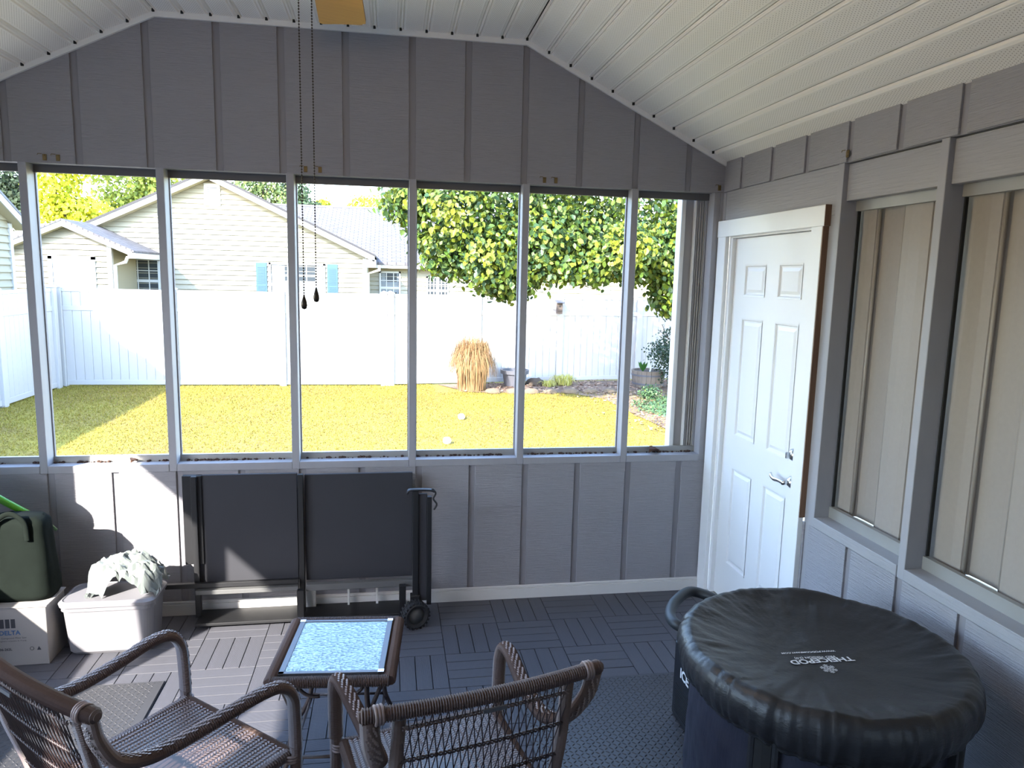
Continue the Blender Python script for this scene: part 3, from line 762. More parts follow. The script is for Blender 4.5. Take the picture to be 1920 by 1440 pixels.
# ------------------------------------------------------------ side table
tb = empty('side_table', (-2.057, -1.294, 0), math.radians(-4.9), 'small square wicker-edged side table with pebbled glass top in front of the chairs', 'table')
HX, HY, HZ = .228, .247, .45
def mitre_bar(p0, p1):
    p0, p1 = Vector(p0), Vector(p1); L = (p1 - p0).length; k = int(L / .003)
    return [p0 + (p1 - p0) * i / k for i in range(k + 1)]
for a, b in (((-1, -1), (1, -1)), ((1, -1), (1, 1)), ((1, 1), (-1, 1)), ((-1, 1), (-1, -1))):
    i_ = .021
    p0 = (a[0] * (HX - i_), a[1] * (HY - i_), HZ - .019); p1 = (b[0] * (HX - i_), b[1] * (HY - i_), HZ - .019)
    pts = mitre_bar(p0, p1); mb = MB()
    mb.sweep(pts, .022, .019, n=12, side=(0, 0, 1), mod=lambda i: .0024 * (1 if i % 2 else -.7)); mb.obj('wicker_edge', 'wicker', tb)
ix, iy = HX - .043, HY - .043
for nm, x0, x1, y0, y1 in (('metal_frame', -ix, ix, -iy, -iy + .016), ('metal_frame', -ix, ix, iy - .016, iy), ('metal_frame', -ix, -ix + .02, -iy, iy), ('metal_frame', ix - .02, ix, -iy, iy)):
    MB().box(x0, x1, y0, y1, HZ - .012, HZ + .002, bev=.001).obj(nm, 'frame_alu', tb)
for sx, sy in ((1, -1), (1, 1), (-1, 1)):
    MB().box(sx * (ix - .020), sx * (ix + .001), sy * (iy - .018), sy * (iy + .001), HZ - .002, HZ + .0035).obj('corner_cap', 'chrome', tb)
MB().box(-ix + .019, ix - .019, -iy + .015, iy - .015, HZ - .008, HZ - .001, bev=.001).obj('glass_top', 'pebble', tb)
MB().box(-ix + .0, ix, -iy, iy, HZ - .030, HZ - .026).obj('under_panel', 'frame_alu', tb)
for sx in (-1, 1):
    for sy in (-1, 1):
        MB().sweep(smoothpath([(sx * .125, sy * .20, HZ - .04), (sx * .128, sy * .20, .33), (sx * .145, sy * .20, .20), (sx * .155, sy * .20, .12), (sx * .185, sy * .205, .05), (sx * .215, sy * .21, .004)], .012), .0095, n=10).obj('leg', 'table_metal', tb, smooth=True)
        MB().sweep(smoothpath([(sx * .185, sy * .20, HZ - .04), (sx * .165, sy * .20, .37), (sx * .132, sy * .20, .28), (sx * .130, sy * .20, .24)], .012), .008, n=8).obj('leg_brace', 'table_metal', tb, smooth=True)
        MB().sweep([(sx * (.115 - .062 + .062 * math.cos(a_)), sy * .20, HZ - .04 - .05 * math.sin(a_)) for a_ in np.linspace(0, PI / 2 + .2, 12)], .0065, n=8).obj('scroll', 'table_metal', tb, smooth=True)
    MB().sweep([(sx * .150, -.20, .11), (sx * .150, .20, .11)], .006, n=8).obj('stretcher', 'table_metal', tb, smooth=True)
for sy in (-1, 1):
    MB().sweep([(-.152, sy * .20, .125), (.152, sy * .20, .125)], .0065, n=8).obj('stretcher', 'table_metal', tb, smooth=True)
    MB().box(-.16, .16, sy * .20 - .008, sy * .20 + .008, HZ - .048, HZ - .034).obj('top_bar', 'table_metal', tb)

# ------------------------------------------------------------ wheeled rack with two dark panels by the back wall
rk = empty('rolling_rack', (-2.25, -.2, 0), label='black wheeled rack holding two dark grey panels upright against the back wall', cat='rack')
def rb(name, mt, *a, bev=.002): o = MB().box(*a, bev=bev).obj(name, mt, rk); rel(o, rk); return o
rb('panel', 'panel_dk', -2.865, -2.355, -.085, -.065, .20, .800)
rb('panel', 'panel_dk', -2.315, -1.745, -.085, -.065, .20, .792)
rb('dark_edge_strip', 'frame_dk', -2.93, -2.835, -.095, -.06, .32, .80)
for x in (-2.335, -2.87): rb('upright', 'frame_dk', x - .014, x + .014, -.115, -.086, .03, .80)
rb('upright', 'frame_dk', -1.748, -1.718, -.25, -.21, .10, .735)
rb('upright', 'frame_dk', -1.672, -1.648, -.25, -.215, .10, .70)
rb('upright_plate', 'panel_dk', -1.718, -1.672, -.238, -.222, .12, .715)
rb('lower_rail', 'rail_grey', -2.31, -1.72, -.16, -.12, .170, .205)
rb('lower_rail', 'rail_grey', -2.87, -2.35, -.16, -.12, .175, .198)
rb('cross_bar', 'frame_dk', -3.05, -2.35, -.14, -.115, .205, .23)
rb('shelf', 'frame_dk', -2.87, -1.78, -.20, -.03, .02, .035)
for x in (-2.335, -1.80): rb('leg_post', 'frame_dk', x - .018, x + .018, -.20, -.165, .0, .19)
o = MB().sweep(smoothpath([(-1.775, -.23, .722), (-1.76, -.235, .738), (-1.66, -.235, .736), (-1.635, -.235, .728)], .008), .007, .02, n=8, side=(0, 1, 0)).obj('handle', 'frame_dk', rk, smooth=True); rel(o, rk)
o = MB().sweep(smoothpath([(-1.645, -.24, .745), (-1.628, -.245, .72), (-1.640, -.245, .69), (-1.622, -.245, .66), (-1.636, -.245, .63)], .006), .005, n=7).obj('cord', 'frame_dk', rk, smooth=True); rel(o, rk)
wh = MB(); WR = .072; cx, cy, cz = -1.735, -.30, WR
mt_ = Matrix.Translation((cx, cy, cz)) @ Matrix.Rotation(math.radians(20), 4, 'Z') @ Matrix.Rotation(PI / 2, 4, 'X')
wh.lathe([(.045, -.022), (.060, -.030), (.069, -.024), (.0725, -.010), (.0725, .010), (.069, .024), (.060, .030), (.045, .022), (.045, -.022)], 40, mt=mt_)
for k in range(22):
    wh.box(.066, .0755, -.005, .005, -.028, -.004, mt=mt_ @ Matrix.Rotation(2 * PI * k / 22, 4, 'Z')).box(.066, .0755, -.005, .005, .004, .028, mt=mt_ @ Matrix.Rotation(2 * PI * (k + .5) / 22, 4, 'Z'))
w_ = wh.obj('wheel', 'rubber', rk, smooth=False); rel(w_, rk)
hb = MB().lathe([(.0001, -.02), (.02, -.02), (.025, -.012), (.045, -.014), (.045, .014), (.025, .012), (.02, .02), (.0001, .02)], 24, mt=mt_)
hb.obj('wheel_hub', 'rail_grey', w_, smooth=True)
o = MB().box(-1.76, -1.71, -.262, -.215, .06, .16, bev=.003).obj('axle_bracket', 'frame_dk', rk); rel(o, rk)
# boards leaning under the rack
for i, (x0, x1, mt, lb) in enumerate(((-2.33, -2.27, 'base', 'short pale board end under the rack beside its middle leg'), (-2.10, -2.088, 'base', 'thin pale upright stick under the rack, left of two'), (-1.945, -1.932, 'base', 'thin pale upright stick under the rack, right of two'))):
    tag(box('board_end', mt, x0, x1, -.062, -.045, 0, .150 if i else .13, None), lb, 'board')

# ------------------------------------------------------------ things in the left corner
bn = empty('storage_bin', (-3.21, -.30, 0), label='cloudy white plastic storage bin with rounded corners on the floor before the sunlit wall', cat='storage bin')
def rrect(hx, hy, r, n=6):
    out = []
    for cx_, cy_, a0 in ((hx - r, hy - r, 0), (-hx + r, hy - r, PI / 2), (-hx + r, -hy + r, PI), (hx - r, -hy + r, 3 * PI / 2)):
        for k in range(n + 1): a = a0 + PI / 2 * k / n; out.append((cx_ + r * math.cos(a), cy_ + r * math.sin(a)))
    return out
def stack(rings):
    vs = []; n = len(rings[0][0])
    for poly, z in rings: vs += [(x, y, z) for x, y in poly]
    return vs, [(i * n + j, i * n + (j + 1) % n, (i + 1) * n + (j + 1) % n, (i + 1) * n + j) for i in range(len(rings) - 1) for j in range(n)] + [tuple(range(n))[::-1], tuple(range((len(rings) - 1) * n, len(rings) * n))]
v, f = stack([(rrect(.175, .085, .04), .002), (rrect(.19, .10, .045), .02), (rrect(.205, .115, .05), .23), (rrect(.212, .122, .05), .235), (rrect(.212, .122, .05), .255)])
MB().add(v, f).obj('bin_body', 'bin', bn)
v, f = stack([(rrect(.218, .128, .05), .256), (rrect(.220, .130, .05), .272), (rrect(.205, .115, .045), .282), (rrect(.20, .11, .04), .278)])
MB().add(v, f).obj('lid', 'bin', bn)
MB().box(.07, .16, -.105, -.095, .235, .268, bev=.004).obj('latch', 'bin', bn)
# crumpled plastic film on the bin
vs = []; n = 26
for i in range(n):
    for j in range(n):
        u, v_ = i / (n - 1) * 2 - 1, j / (n - 1) * 2 - 1; h = max(0, 1 - (u * u + v_ * v_) * .8) ** .5
        vs.append((-3.15 + u * .17, -.28 + v_ * .10, .30 + .16 * h + .035 * fbm(u * 3, v_ * 3, 4) + .02 * fbm(u * 8, v_ * 8, 2)))
fs = [(i * n + j, (i + 1) * n + j, (i + 1) * n + j + 1, i * n + j + 1) for i in range(n - 1) for j in range(n - 1)]
tag(MB().add(vs, fs).obj('plastic_wrap', 'film', smooth=False), 'crumpled clear plastic wrap heaped on the white storage bin', 'plastic wrap')
cb = empty('cardboard_box', (-3.62, -.37, 0), label='printed cardboard saw box on the floor at the left edge', cat='box')
MB().box(-.16, .165, -.085, .115, 0, .29, bev=.002).obj('box_body', 'card', cb)
MB().box(-.17, .172, -.092, -.0, .288, .293).box(-.17, .172, .0, .12, .288, .293).obj('flap', 'card', cb)
def print_on(body, size, x, z, mt, bold=0., al='RIGHT', parent=cb, y=-.0862):
    me = text_mesh(body, size, bold, align=al); me.transform(Matrix.Translation((x, y, z)) @ Matrix.Rotation(PI / 2, 4, 'X'))
    me.materials.clear(); me.materials.append(M[mt]); o = bpy.data.objects.new('printed_text', me); COL.objects.link(o); o.parent = parent; return o
print_on('DELTA', .03, .05, .155, 'inkblue', .001)
print_on('Compound Miter Saw', .012, .075, .135, 'ink')
print_on('ingletera compuesta de 10 pulg.', .009, .075, .122, 'ink')
print_on('36-262L', .016, .01, .078, 'ink', .0005)
for k in range(3): MB().box(-.035 + k * .024, -.017 + k * .024, -.0862, -.0855, .188, .232).box(-.030 + k * .024, -.022 + k * .024, -.0864, -.0862, .188, .222).obj('printed_mark', 'ink', cb)
MB().sweep([(.095 + .008 * math.cos(a_), -.0865, .083 + .008 * math.sin(a_)) for a_ in np.linspace(0, 2 * PI, 20)], .0009, n=4).obj('printed_mark', 'ink', cb)
MB().prism([(.116, .074), (.134, .074), (.125, .092)], 1, -.0865, -.0858).obj('printed_mark', 'ink', cb)
bg = empty('canvas_bag', (-3.60, -.33, .294), label='dark green-black canvas bag standing on the cardboard box', cat='bag')
vs = []; n = 40; rings = 16
for i in range(rings):
    t = i / (rings - 1)
    for j in range(n):
        th = 2 * PI * j / n; c_, s_ = math.cos(th), math.sin(th)
        k = (abs(c_) ** 4 + abs(s_) ** 4) ** -.25; q = (1 - .18 * t + .03 * fbm(c_ * 2, s_ * 2, t * 3)) * (1 if 0 < i else .9) * (1 if i < rings - 1 else .8)
        vs.append((.155 * k * c_ * q, .085 * k * s_ * q, .40 * t + .01 * fbm(c_ * 2, s_ * 2, 5) * t))
fs = [(i * n + j, i * n + (j + 1) % n, (i + 1) * n + (j + 1) % n, (i + 1) * n + j) for i in range(rings - 1) for j in range(n)] + [tuple(range(n))[::-1], tuple(range((rings - 1) * n, rings * n))]
MB().add(vs, fs).obj('bag_body', 'bag', bg, smooth=True)
MB().sweep(smoothpath([(-.07, -.083, .30), (-.06, -.085, .39), (0, -.08, .43), (.06, -.085, .39), (.07, -.083, .30)], .01), .006, .012, n=8).obj('handle', 'bag', bg, smooth=True)
gs = empty('green_stick', (-3.7, -.2, .0), label='bright green plastic pole with a dark tip leaning at the far left', cat='pole')
o = MB().sweep([(-3.82, -.24, .82), (-3.70, -.24, .735), (-3.565, -.24, .648)], [.017, .017, .016], n=14).obj('grip', 'green', gs, smooth=True); rel(o, gs)
o = MB().sweep([(-3.565, -.24, .648), (-3.53, -.24, .622), (-3.475, -.24, .583)], [.017, .019, .006], n=14).obj('tip', 'green_dk', gs, smooth=True); rel(o, gs)
o = MB().sweep([(-3.82, -.24, .82), (-4.09, -.18, 1.0)], .014, n=10).obj('pole_end', 'green_dk', gs, smooth=True); rel(o, gs)
bk = empty('bucket', (-3.84, -.36, 0), label='white plastic bucket with a lid cut off by the left edge of the picture', cat='bucket')
MB().lathe([(.0001, .36), (.10, .36), (.108, .37), (.132, .80), (.138, .80), (.140, .835), (.132, .84), (.0001, .84)], 36).obj('bucket_body', 'bucket', bk, smooth=False)
MB().lathe([(.0001, .862), (.12, .862), (.140, .872), (.150, .868), (.152, .842), (.140, .838)], 36).obj('lid', 'bucket', bk, smooth=False)
MB().lathe([(.138, .79), (.150, .785), (.150, .765), (.136, .76)], 36).obj('rim_band', 'bucket', bk)
MB().box(-.15, .15, -.15, .15, 0, .355, bev=.005).obj('crate_base', 'frame_dk', bk)

# ------------------------------------------------------------ garden
ld = bpy.data.meshes.new('lawn'); nx = 60; ny = 60
vs = [(-30 + 60 * (i / nx), -14 + 60 * (j / ny), G + (.03 * fbm((-30 + i) * .3, (-14 + j) * .3, 0) if 1.5 < (-14 + j) < 40 and abs(-14 + j) else 0) * 0) for j in range(ny + 1) for i in range(nx + 1)]
ld.from_pydata(vs, [], [(j * (nx + 1) + i, j * (nx + 1) + i + 1, (j + 1) * (nx + 1) + i + 1, (j + 1) * (nx + 1) + i) for j in range(ny) for i in range(nx)])
ld.materials.append(M['lawn']); lo = bpy.data.objects.new('ground', ld); COL.objects.link(lo); tag(lo, kind='structure')
# grass blades over the part of the lawn in view
def blades(n, xr, yr, h, w, name, mt, reject=None):
    xs = rng.uniform(*xr, n); ys = yr[0] + (yr[1] - yr[0]) * rng.random(n) ** .75
    if reject is not None: k = ~reject(xs, ys); xs, ys = xs[k], ys[k]; n = len(xs)
    a = rng.uniform(0, 2 * PI, n); hh = h * rng.uniform(.5, 1.3, n); lean = rng.normal(0, .6, (n, 2)) * hh[:, None]
    V = np.zeros((n, 3, 3)); V[:, 0] = np.stack([xs - w * np.cos(a), ys - w * np.sin(a), np.full(n, G)], 1); V[:, 1] = np.stack([xs + w * np.cos(a), ys + w * np.sin(a), np.full(n, G)], 1)
    V[:, 2] = np.stack([xs + lean[:, 0], ys + lean[:, 1], G + hh], 1)
    return mesh_np(V.reshape(-1, 3), np.arange(3 * n).reshape(n, 3), name, mt)
def mesh_np(V, F, name, mt, parent=None):
    me = bpy.data.meshes.new(name); nf, k = F.shape
    me.vertices.add(len(V)); me.vertices.foreach_set('co', V.astype(np.float32).ravel()); me.loops.add(nf * k); me.loops.foreach_set('vertex_index', F.astype(np.int32).ravel())
    me.polygons.add(nf); me.polygons.foreach_set('loop_start', np.arange(0, nf * k, k, dtype=np.int32)); me.polygons.foreach_set('loop_total', np.full(nf, k, dtype=np.int32)); me.update()
    me.materials.append(M[mt]); o = bpy.data.objects.new(name, me); COL.objects.link(o)
    if parent: o.parent = parent
    return o
inbed = lambda x, y: (x > -1.0) & (y > 9.85)
tag(blades(110000, (-8.0, 5.2), (3.6, 11.6), .030, .007, 'lawn_grass', 'blade', inbed), 'short dry yellow-green grass covering the fenced lawn', 'grass', kind='stuff')

M['slab_bounce'] = mat('pale_bounce_slab', (.72, .66, .57), .9, bump=('noise', (20, 20, 20), .3, .004), var=.06)  # pale tone set to throw sunlight back into the porch
hw = MB().prism([(-4.6, G), (-4.6, 2.15), (-8, 3.0), (-14, 3.0), (-14, G)], 0, -13, -5.1).obj('wall_sky_block', 'paint'); tag(hw, kind='structure')  # unseen house wing added to block low sky from the back wall
pt = MB().box(-7.75, XL - .13, -4.5, 3.4, G, G + .05, bev=.01).obj('bounce_slab', 'slab_bounce'); tag(pt, kind='structure')  # unseen slab added to bounce sunlight onto the porch ceiling
# fence
def fence_run(p0, p1, posts_at, label, gap0=0, ztop=1.47, board=.150):
    p0, p1 = Vector(p0), Vector(p1); d = (p1 - p0); L = d.length; u = d / L; rz = math.atan2(u.y, u.x)
    f = empty('privacy_fence', (p0.x, p0.y, G), rz, label, 'fence')
    H = ztop - G
    pm = MB().box(-.064, .064, -.064, .064, 0, H + .015, bev=.004).box(-.078, .078, -.078, .078, H + .012, H + .028, bev=.003).prism([(-.07, H + .028), (.07, H + .028), (0, H + .065)], 1, -.07, .07)
    o = pm.obj('post', 'vinyl', f); pd = o.data; bpy.data.objects.remove(o)
    for t in posts_at: link_mesh('post', pd, f, (t, 0, 0))
    bo = MB().box(.0025, board - .0025, -.012, .012, .10, H - .40, bev=.003).obj('board', 'vinyl', f); bd = bo.data; bpy.data.objects.remove(bo)
    b2 = MB().box(.0025, board - .0025, -.012, .012, H - .33, H - .04, bev=.003).obj('board', 'vinyl', f); b2d = b2.data; bpy.data.objects.remove(b2)
    ps = sorted(posts_at)
    for a, b in zip(ps, ps[1:]):
        w = b - a - .128; k = max(1, round(w / board)); sc = w / (k * board)
        for nm, z0, z1, y in (('bottom_rail', .03, .12, .024), ('mid_rail', H - .41, H - .32, .024), ('top_rail', H - .06, H, .024)):
            MB().box(a + .064, b - .064, -y, y, z0, z1, bev=.004).obj(nm, 'vinyl', f)
        for i in range(k):
            link_mesh('board', bd, f, (a + .064 + i * board * sc, 0, 0), scale=(sc, 1, 1)); link_mesh('board', b2d, f, (a + .064 + i * board * sc, 0, 0), scale=(sc, 1, 1))
    return f
fence_run((-7.93, 10.80), (-1.98, 10.78), [0, 2.0, 3.99, 5.95], 'white vinyl privacy fence along the back of the lawn below the gabled house')
fence_run((-1.98, 10.78), (6.4, 11.95), [0.0, 1.93, 3.75, 5.63, 7.1, 8.46][1:] and [0.128, 1.93, 3.75, 5.63, 7.5, 8.46], 'white vinyl privacy fence behind the tree and the mulch bed at the right')
fence_run((-7.93, 10.67), (-7.93, 2.0), [0.15, 2.1, 4.2, 6.4, 8.6], 'white vinyl privacy fence running toward the porch at the left edge')

# birdhouse on the fence post
bh = empty('birdhouse', (1.685, 11.16, 1.11), label='small grey wooden birdhouse with a round hole on a white fence post', cat='birdhouse')
MB().box(-.055, .055, -.06, .06, 0, .22).prism([(-.06, .22), (.06, .25), (.06, .22)], 0, -.055, .055).obj('house_body', 'birdwood', bh)
MB().prism([(-.10, .225), (.08, .275), (.08, .29), (-.10, .24)], 0, -.085, .085).obj('roof', 'pot', bh)
MB().lathe([(.0001, .003), (.020, .003), (.020, 0)], 16, mt=Matrix.Translation((0, -.061, .155)) @ Matrix.Rotation(PI / 2, 4, 'X')).obj('entry_hole', 'black', bh)
MB().box(-.03, .03, -.066, -.06, .05, .07).obj('perch', 'birdwood', bh)

# mulch bed with edging stones
vs = []; ang = 40
pts = [(-.35, 9.85), (.6, 9.72), (1.6, 9.66), (2.1, 9.0), (2.15, 7.6), (2.25, 6.3), (3.0, 5.4), (5.2, 5.2), (6.0, 8), (6.2, 11.85), (-.9, 10.85)]
mbed = MB().add([(x, y, G + .012) for x, y in pts] , [tuple(range(len(pts)))]).obj('mulch_bed', 'mulch', recalc=False); tag(mbed, 'brown mulch bed in the shade under the tree before the fence', 'mulch', kind='stuff')
k = 4500; xs = rng.uniform(-.5, 5.2, k); ys = rng.uniform(6.0, 11.4, k); keep = (ys > 9.75 + .0 * xs) | (xs > 2.2 + rng.normal(0, .35, k)); xs, ys = xs[keep], ys[keep]; k = len(xs)
V = np.zeros((k, 4, 3)); a = rng.uniform(0, 2 * PI, k); s_ = rng.uniform(.02, .05, k)
for i, (du, dv) in enumerate(((-1, 0), (0, -.5), (1, 0), (0, .5))):
    V[:, i, 0] = xs + s_ * (du * np.cos(a) - dv * np.sin(a)); V[:, i, 1] = ys + s_ * (du * np.sin(a) + dv * np.cos(a)); V[:, i, 2] = G + .02 + rng.uniform(0, .03, k)
M['litter'] = island_mat('leaf_litter', [(.12, .06, .04), (.25, .16, .11), (.33, .24, .17), (.18, .09, .06)], .9, .1, .2)
tag(mesh_np(V.reshape(-1, 3), np.arange(4 * k).reshape(k, 4), 'leaf_litter', 'litter'), 'fallen brown leaves scattered over the mulch bed', 'leaves', kind='stuff')
def lump(name, c, s, mt, seed, label, cat, group=None):
    vs = []; n = 14; m_ = 8
    for i in range(m_ + 1):
        for j in range(n):
            ph = PI * i / m_; th = 2 * PI * j / n; d = Vector((math.sin(ph) * math.cos(th), math.sin(ph) * math.sin(th), math.cos(ph))); q = 1 + .22 * fbm(d.x * 1.5 + seed, d.y * 1.5, d.z * 1.5)
            vs.append((c[0] + d.x * s[0] * q, c[1] + d.y * s[1] * q, max(G, c[2] + d.z * s[2] * q)))
    o = MB().add(vs, [(i * n + j, i * n + (j + 1) % n, (i + 1) * n + (j + 1) % n, (i + 1) * n + j) for i in range(m_) for j in range(n)]).obj(name, mt, smooth=True)
    return tag(o, label, cat, group)
sx = [(.10, .16), (.46, .12), (.84, .17), (1.22, .15), (1.62, .17), (2.02, .15), (2.42, .14)]
nth = 'first second third fourth fifth sixth seventh'.split()
for i, (x, s) in enumerate(sx): lump('edging_stone', (x, 9.74 - .05 * math.sin(x), G + .03), (s, .09, .075), 'stone', i * 3.1, 'tan edging stone along the mulch bed, %s from the grass clump' % nth[i], 'stone', 'edging stones of the mulch bed')
M['pale'] = mat('pale_fungus', (.8, .8, .74), .6)
for (x, y), l in (((-.764, 7.186), 'small white puffball on the lawn below the grass clump'), ((-1.117, 5.524), 'larger white puffball on the lawn nearest to the porch')):
    lump('puffball', (x, y, G + .05), (.055, .055, .05), 'pale', x, l, 'mushroom')

# dry ornamental grass clump
M['straw'] = island_mat('dry_straw', [(.26, .15, .065), (.18, .095, .045), (.34, .23, .11), (.13, .065, .03)], .8, .2, .2)
def grass_clump(c, R, H, n, name, mt, label, cat, w=.006):
    a = rng.uniform(0, 2 * PI, n); rr = R * .55 * np.sqrt(rng.random(n)); out = rng.uniform(.2, 1.05, n); h = H * rng.uniform(.72, 1.05, n) * (1 - .38 * (out - .2)); seg = 8
    V = []; F = []
    bx = c[0] + rr * np.cos(a); by = c[1] + rr * np.sin(a); a2 = a + rng.normal(0, .5, n); o_ = 0
    for i in range(n):
        reach = (R * 1.05 - rr[i]) * out[i]; px, py = -math.sin(a2[i]) * w, math.cos(a2[i]) * w; jit = rng.normal(0, .02, 2)
        PH = math.radians(80 + 75 * out[i]); hh = h[i]
        for s in range(seg + 1):
            t = s / seg; ph = PH * t; q = (1 - math.cos(ph)) / (1 - math.cos(PH)); z = hh * math.sin(ph)
            x = bx[i] + math.cos(a2[i]) * reach * q + jit[0] * math.sin(t * 5); y = by[i] + math.sin(a2[i]) * reach * q + jit[1] * math.sin(t * 5); ww = 1 - .8 * t
            V += [(x - px * ww, y - py * ww, G + z), (x + px * ww, y + py * ww, G + z)]
        for s in range(seg): F.append((o_ + 2 * s, o_ + 2 * s + 1, o_ + 2 * s + 3, o_ + 2 * s + 2))
        o_ += 2 * seg + 2
    return tag(mesh_np(np.array(V), np.array(F), name, mt), label, cat)
grass_clump((-.27, 10.15), .50, 1.10, 2300, 'ornamental_grass', 'straw', 'big dry straw-coloured ornamental grass clump before the white fence', 'grass clump', .007)
M['straw2'] = island_mat('yellow_weed', [(.45, .40, .10), (.35, .36, .10), (.5, .42, .2)], .8, .3, .2)
grass_clump((1.72, 10.75), .33, .26, 170, 'weed_tuft', 'straw2', 'yellowing weed tuft at the foot of the birdhouse post', 'weed', .010)
grass_clump((1.35, 10.55), .22, .16, 90, 'weed_tuft', 'straw2', 'low weed tuft left of the birdhouse post', 'weed', .010)

def planter(name, c, r0, r1, h, mt, label, cat):
    p = empty(name, (c[0], c[1], G + .012), label=label, cat=cat)
    MB().lathe([(.0001, 0), (r0, 0), (r0 + .01, .02), (r1 - .02, h - .09), (r1 - .02, h - .08), (r1 + .02, h - .075), (r1 + .025, h), (r1 - .015, h), (r1 - .03, h - .09), (.0001, h - .10)], 36).obj('pot_body', mt, p, smooth=False)
    MB().lathe([(.0001, h - .085), (r1 - .034, h - .088)], 24).obj('soil', 'soil', p)
    return p
planter('flower_pot', (.66, 10.62), .20, .27, .34, 'pot', 'empty dark grey plastic flower pot beside the dry grass clump', 'pot')
lump('mulch_mound', (1.12, 10.75, G), (.22, .2, .16), 'soil', 5, 'small dark mound of soil right of the grey flower pot', 'soil')

# half barrel planter with plant
br = empty('half_barrel', (3.47, 10.45, G + .012), label='weathered half barrel planter at the fence beside the dark shrub', cat='planter')
NS = 22
for k in range(NS):
    a0, a1 = 2 * PI * k / NS, 2 * PI * (k + .93) / NS; vs = []
    for r, z in ((.30, 0), (.335, .18), (.35, .36), (.325, .36), (.31, .18), (.275, 0)):
        vs += [(r * math.cos(a0), r * math.sin(a0), z), (r * math.cos(a1), r * math.sin(a1), z)]
    MB().add(vs, [(0, 1, 3, 2), (2, 3, 5, 4), (4, 5, 7, 6), (6, 7, 9, 8), (8, 9, 11, 10), (10, 11, 1, 0), (0, 2, 4, 6, 8, 10), (1, 3, 5, 7, 9, 11)]).obj('stave', 'barrel', br)
for z in (.07, .25): MB().lathe([(.318 + z * .11, z), (.322 + z * .11, z), (.325 + z * .11, z + .035), (.318 + z * .11, z + .035)], 40).obj('hoop', 'pot', br)
MB().lathe([(.0001, .33), (.32, .33)], 24).obj('soil', 'soil', br)
for i in range(7):
    a = i * .9; o = MB()
    vs = []
    for s in range(6):
        t = s / 5; w = .03 * math.sin(PI * (t * .9 + .08)); x = -.12 + .10 * t * math.cos(a); y = .10 * t * math.sin(a); z = .33 + .20 * t
        vs += [(x - w, y, z), (x + w, y, z)]
    o.add(vs, [(2 * s, 2 * s + 1, 2 * s + 3, 2 * s + 2) for s in range(5)]).obj('plant_leaf', 'green_dk', br, recalc=False)
MB().sweep([(.02, -.05, .33), (.07, -.06, .60)], .018, n=10).ball((.073, -.06, .605), .03, 10, 6).obj('pale_post', 'bucket', br)

# leaf clouds
def leaf_cloud(blobs, n, size, seed, shell=.55, six=False, up=None):
    """blobs: (x, y, z, rx, ry, rz, weight). Returns centres, frames"""
    g = np.random.default_rng(seed); w = np.array([b[6] for b in blobs], float); w /= w.sum(); idx = g.choice(len(blobs), n, p=w); B = np.array([b[:6] for b in blobs])
    d = g.normal(size=(n, 3)); d /= np.linalg.norm(d, axis=1)[:, None]; r = shell + (1 - shell) * g.random(n) ** .5; r *= 1 + .12 * g.normal(size=n)
    C_ = B[idx, :3] + d * r[:, None] * B[idx, 3:6]
    nrm = d * .7 + g.normal(size=(n, 3)) * .6 + np.array([0, -.15, .35]); nrm /= np.linalg.norm(nrm, axis=1)[:, None]
    t = g.normal(size=(n, 3)) * .6 + np.array([0, 0, -1.0]); t -= nrm * (t * nrm).sum(1)[:, None]; t /= np.linalg.norm(t, axis=1)[:, None]
    s = size * g.uniform(.6, 1.2, n)
    return C_, nrm, t, s
LP = [(-.5, 0, 0), (-.15, .36, .05), (.2, .27, .04), (.5, 0, -.06), (.2, -.27, .04), (-.15, -.36, .05)]  # along, across, lift
def build_leaves(C_, nrm, t, s, name, mt, parent=None, quad=False):
    b = np.cross(nrm, t); lp = LP if not quad else [(-.5, 0, 0), (0, .4, 0), (.5, 0, 0), (0, -.4, 0)]
    n = len(C_); V = np.zeros((n, len(lp), 3))
    for i, (u, v, w) in enumerate(lp): V[:, i] = C_ + (t * u + b * v + nrm * w) * s[:, None]
    base = np.arange(n)[:, None] * len(lp)
    if quad: F = base + np.array([0, 1, 2, 3])
    else: F = np.concatenate([base + np.array([0, 1, 2, 3]), base + np.array([0, 3, 4, 5])])
    return mesh_np(V.reshape(-1, 3), F, name, mt, parent)
def branch_tree(mb, p, d, L, r, depth, g, spread=.5):
    q = p + d * L; mid = p + d * L * .5 + Vector(g.normal(0, .04 * L, 3))
    mb.sweep([p, mid, q], [r, r * .85, r * .7], n=6, cap=False)
    if depth <= 0: return
    for _ in range(3 if depth > 1 else 2):
        nd = (d + Vector(g.normal(0, spread, 3))).normalized(); branch_tree(mb, q, nd, L * g.uniform(.6, .85), r * .62, depth - 1, g, spread)

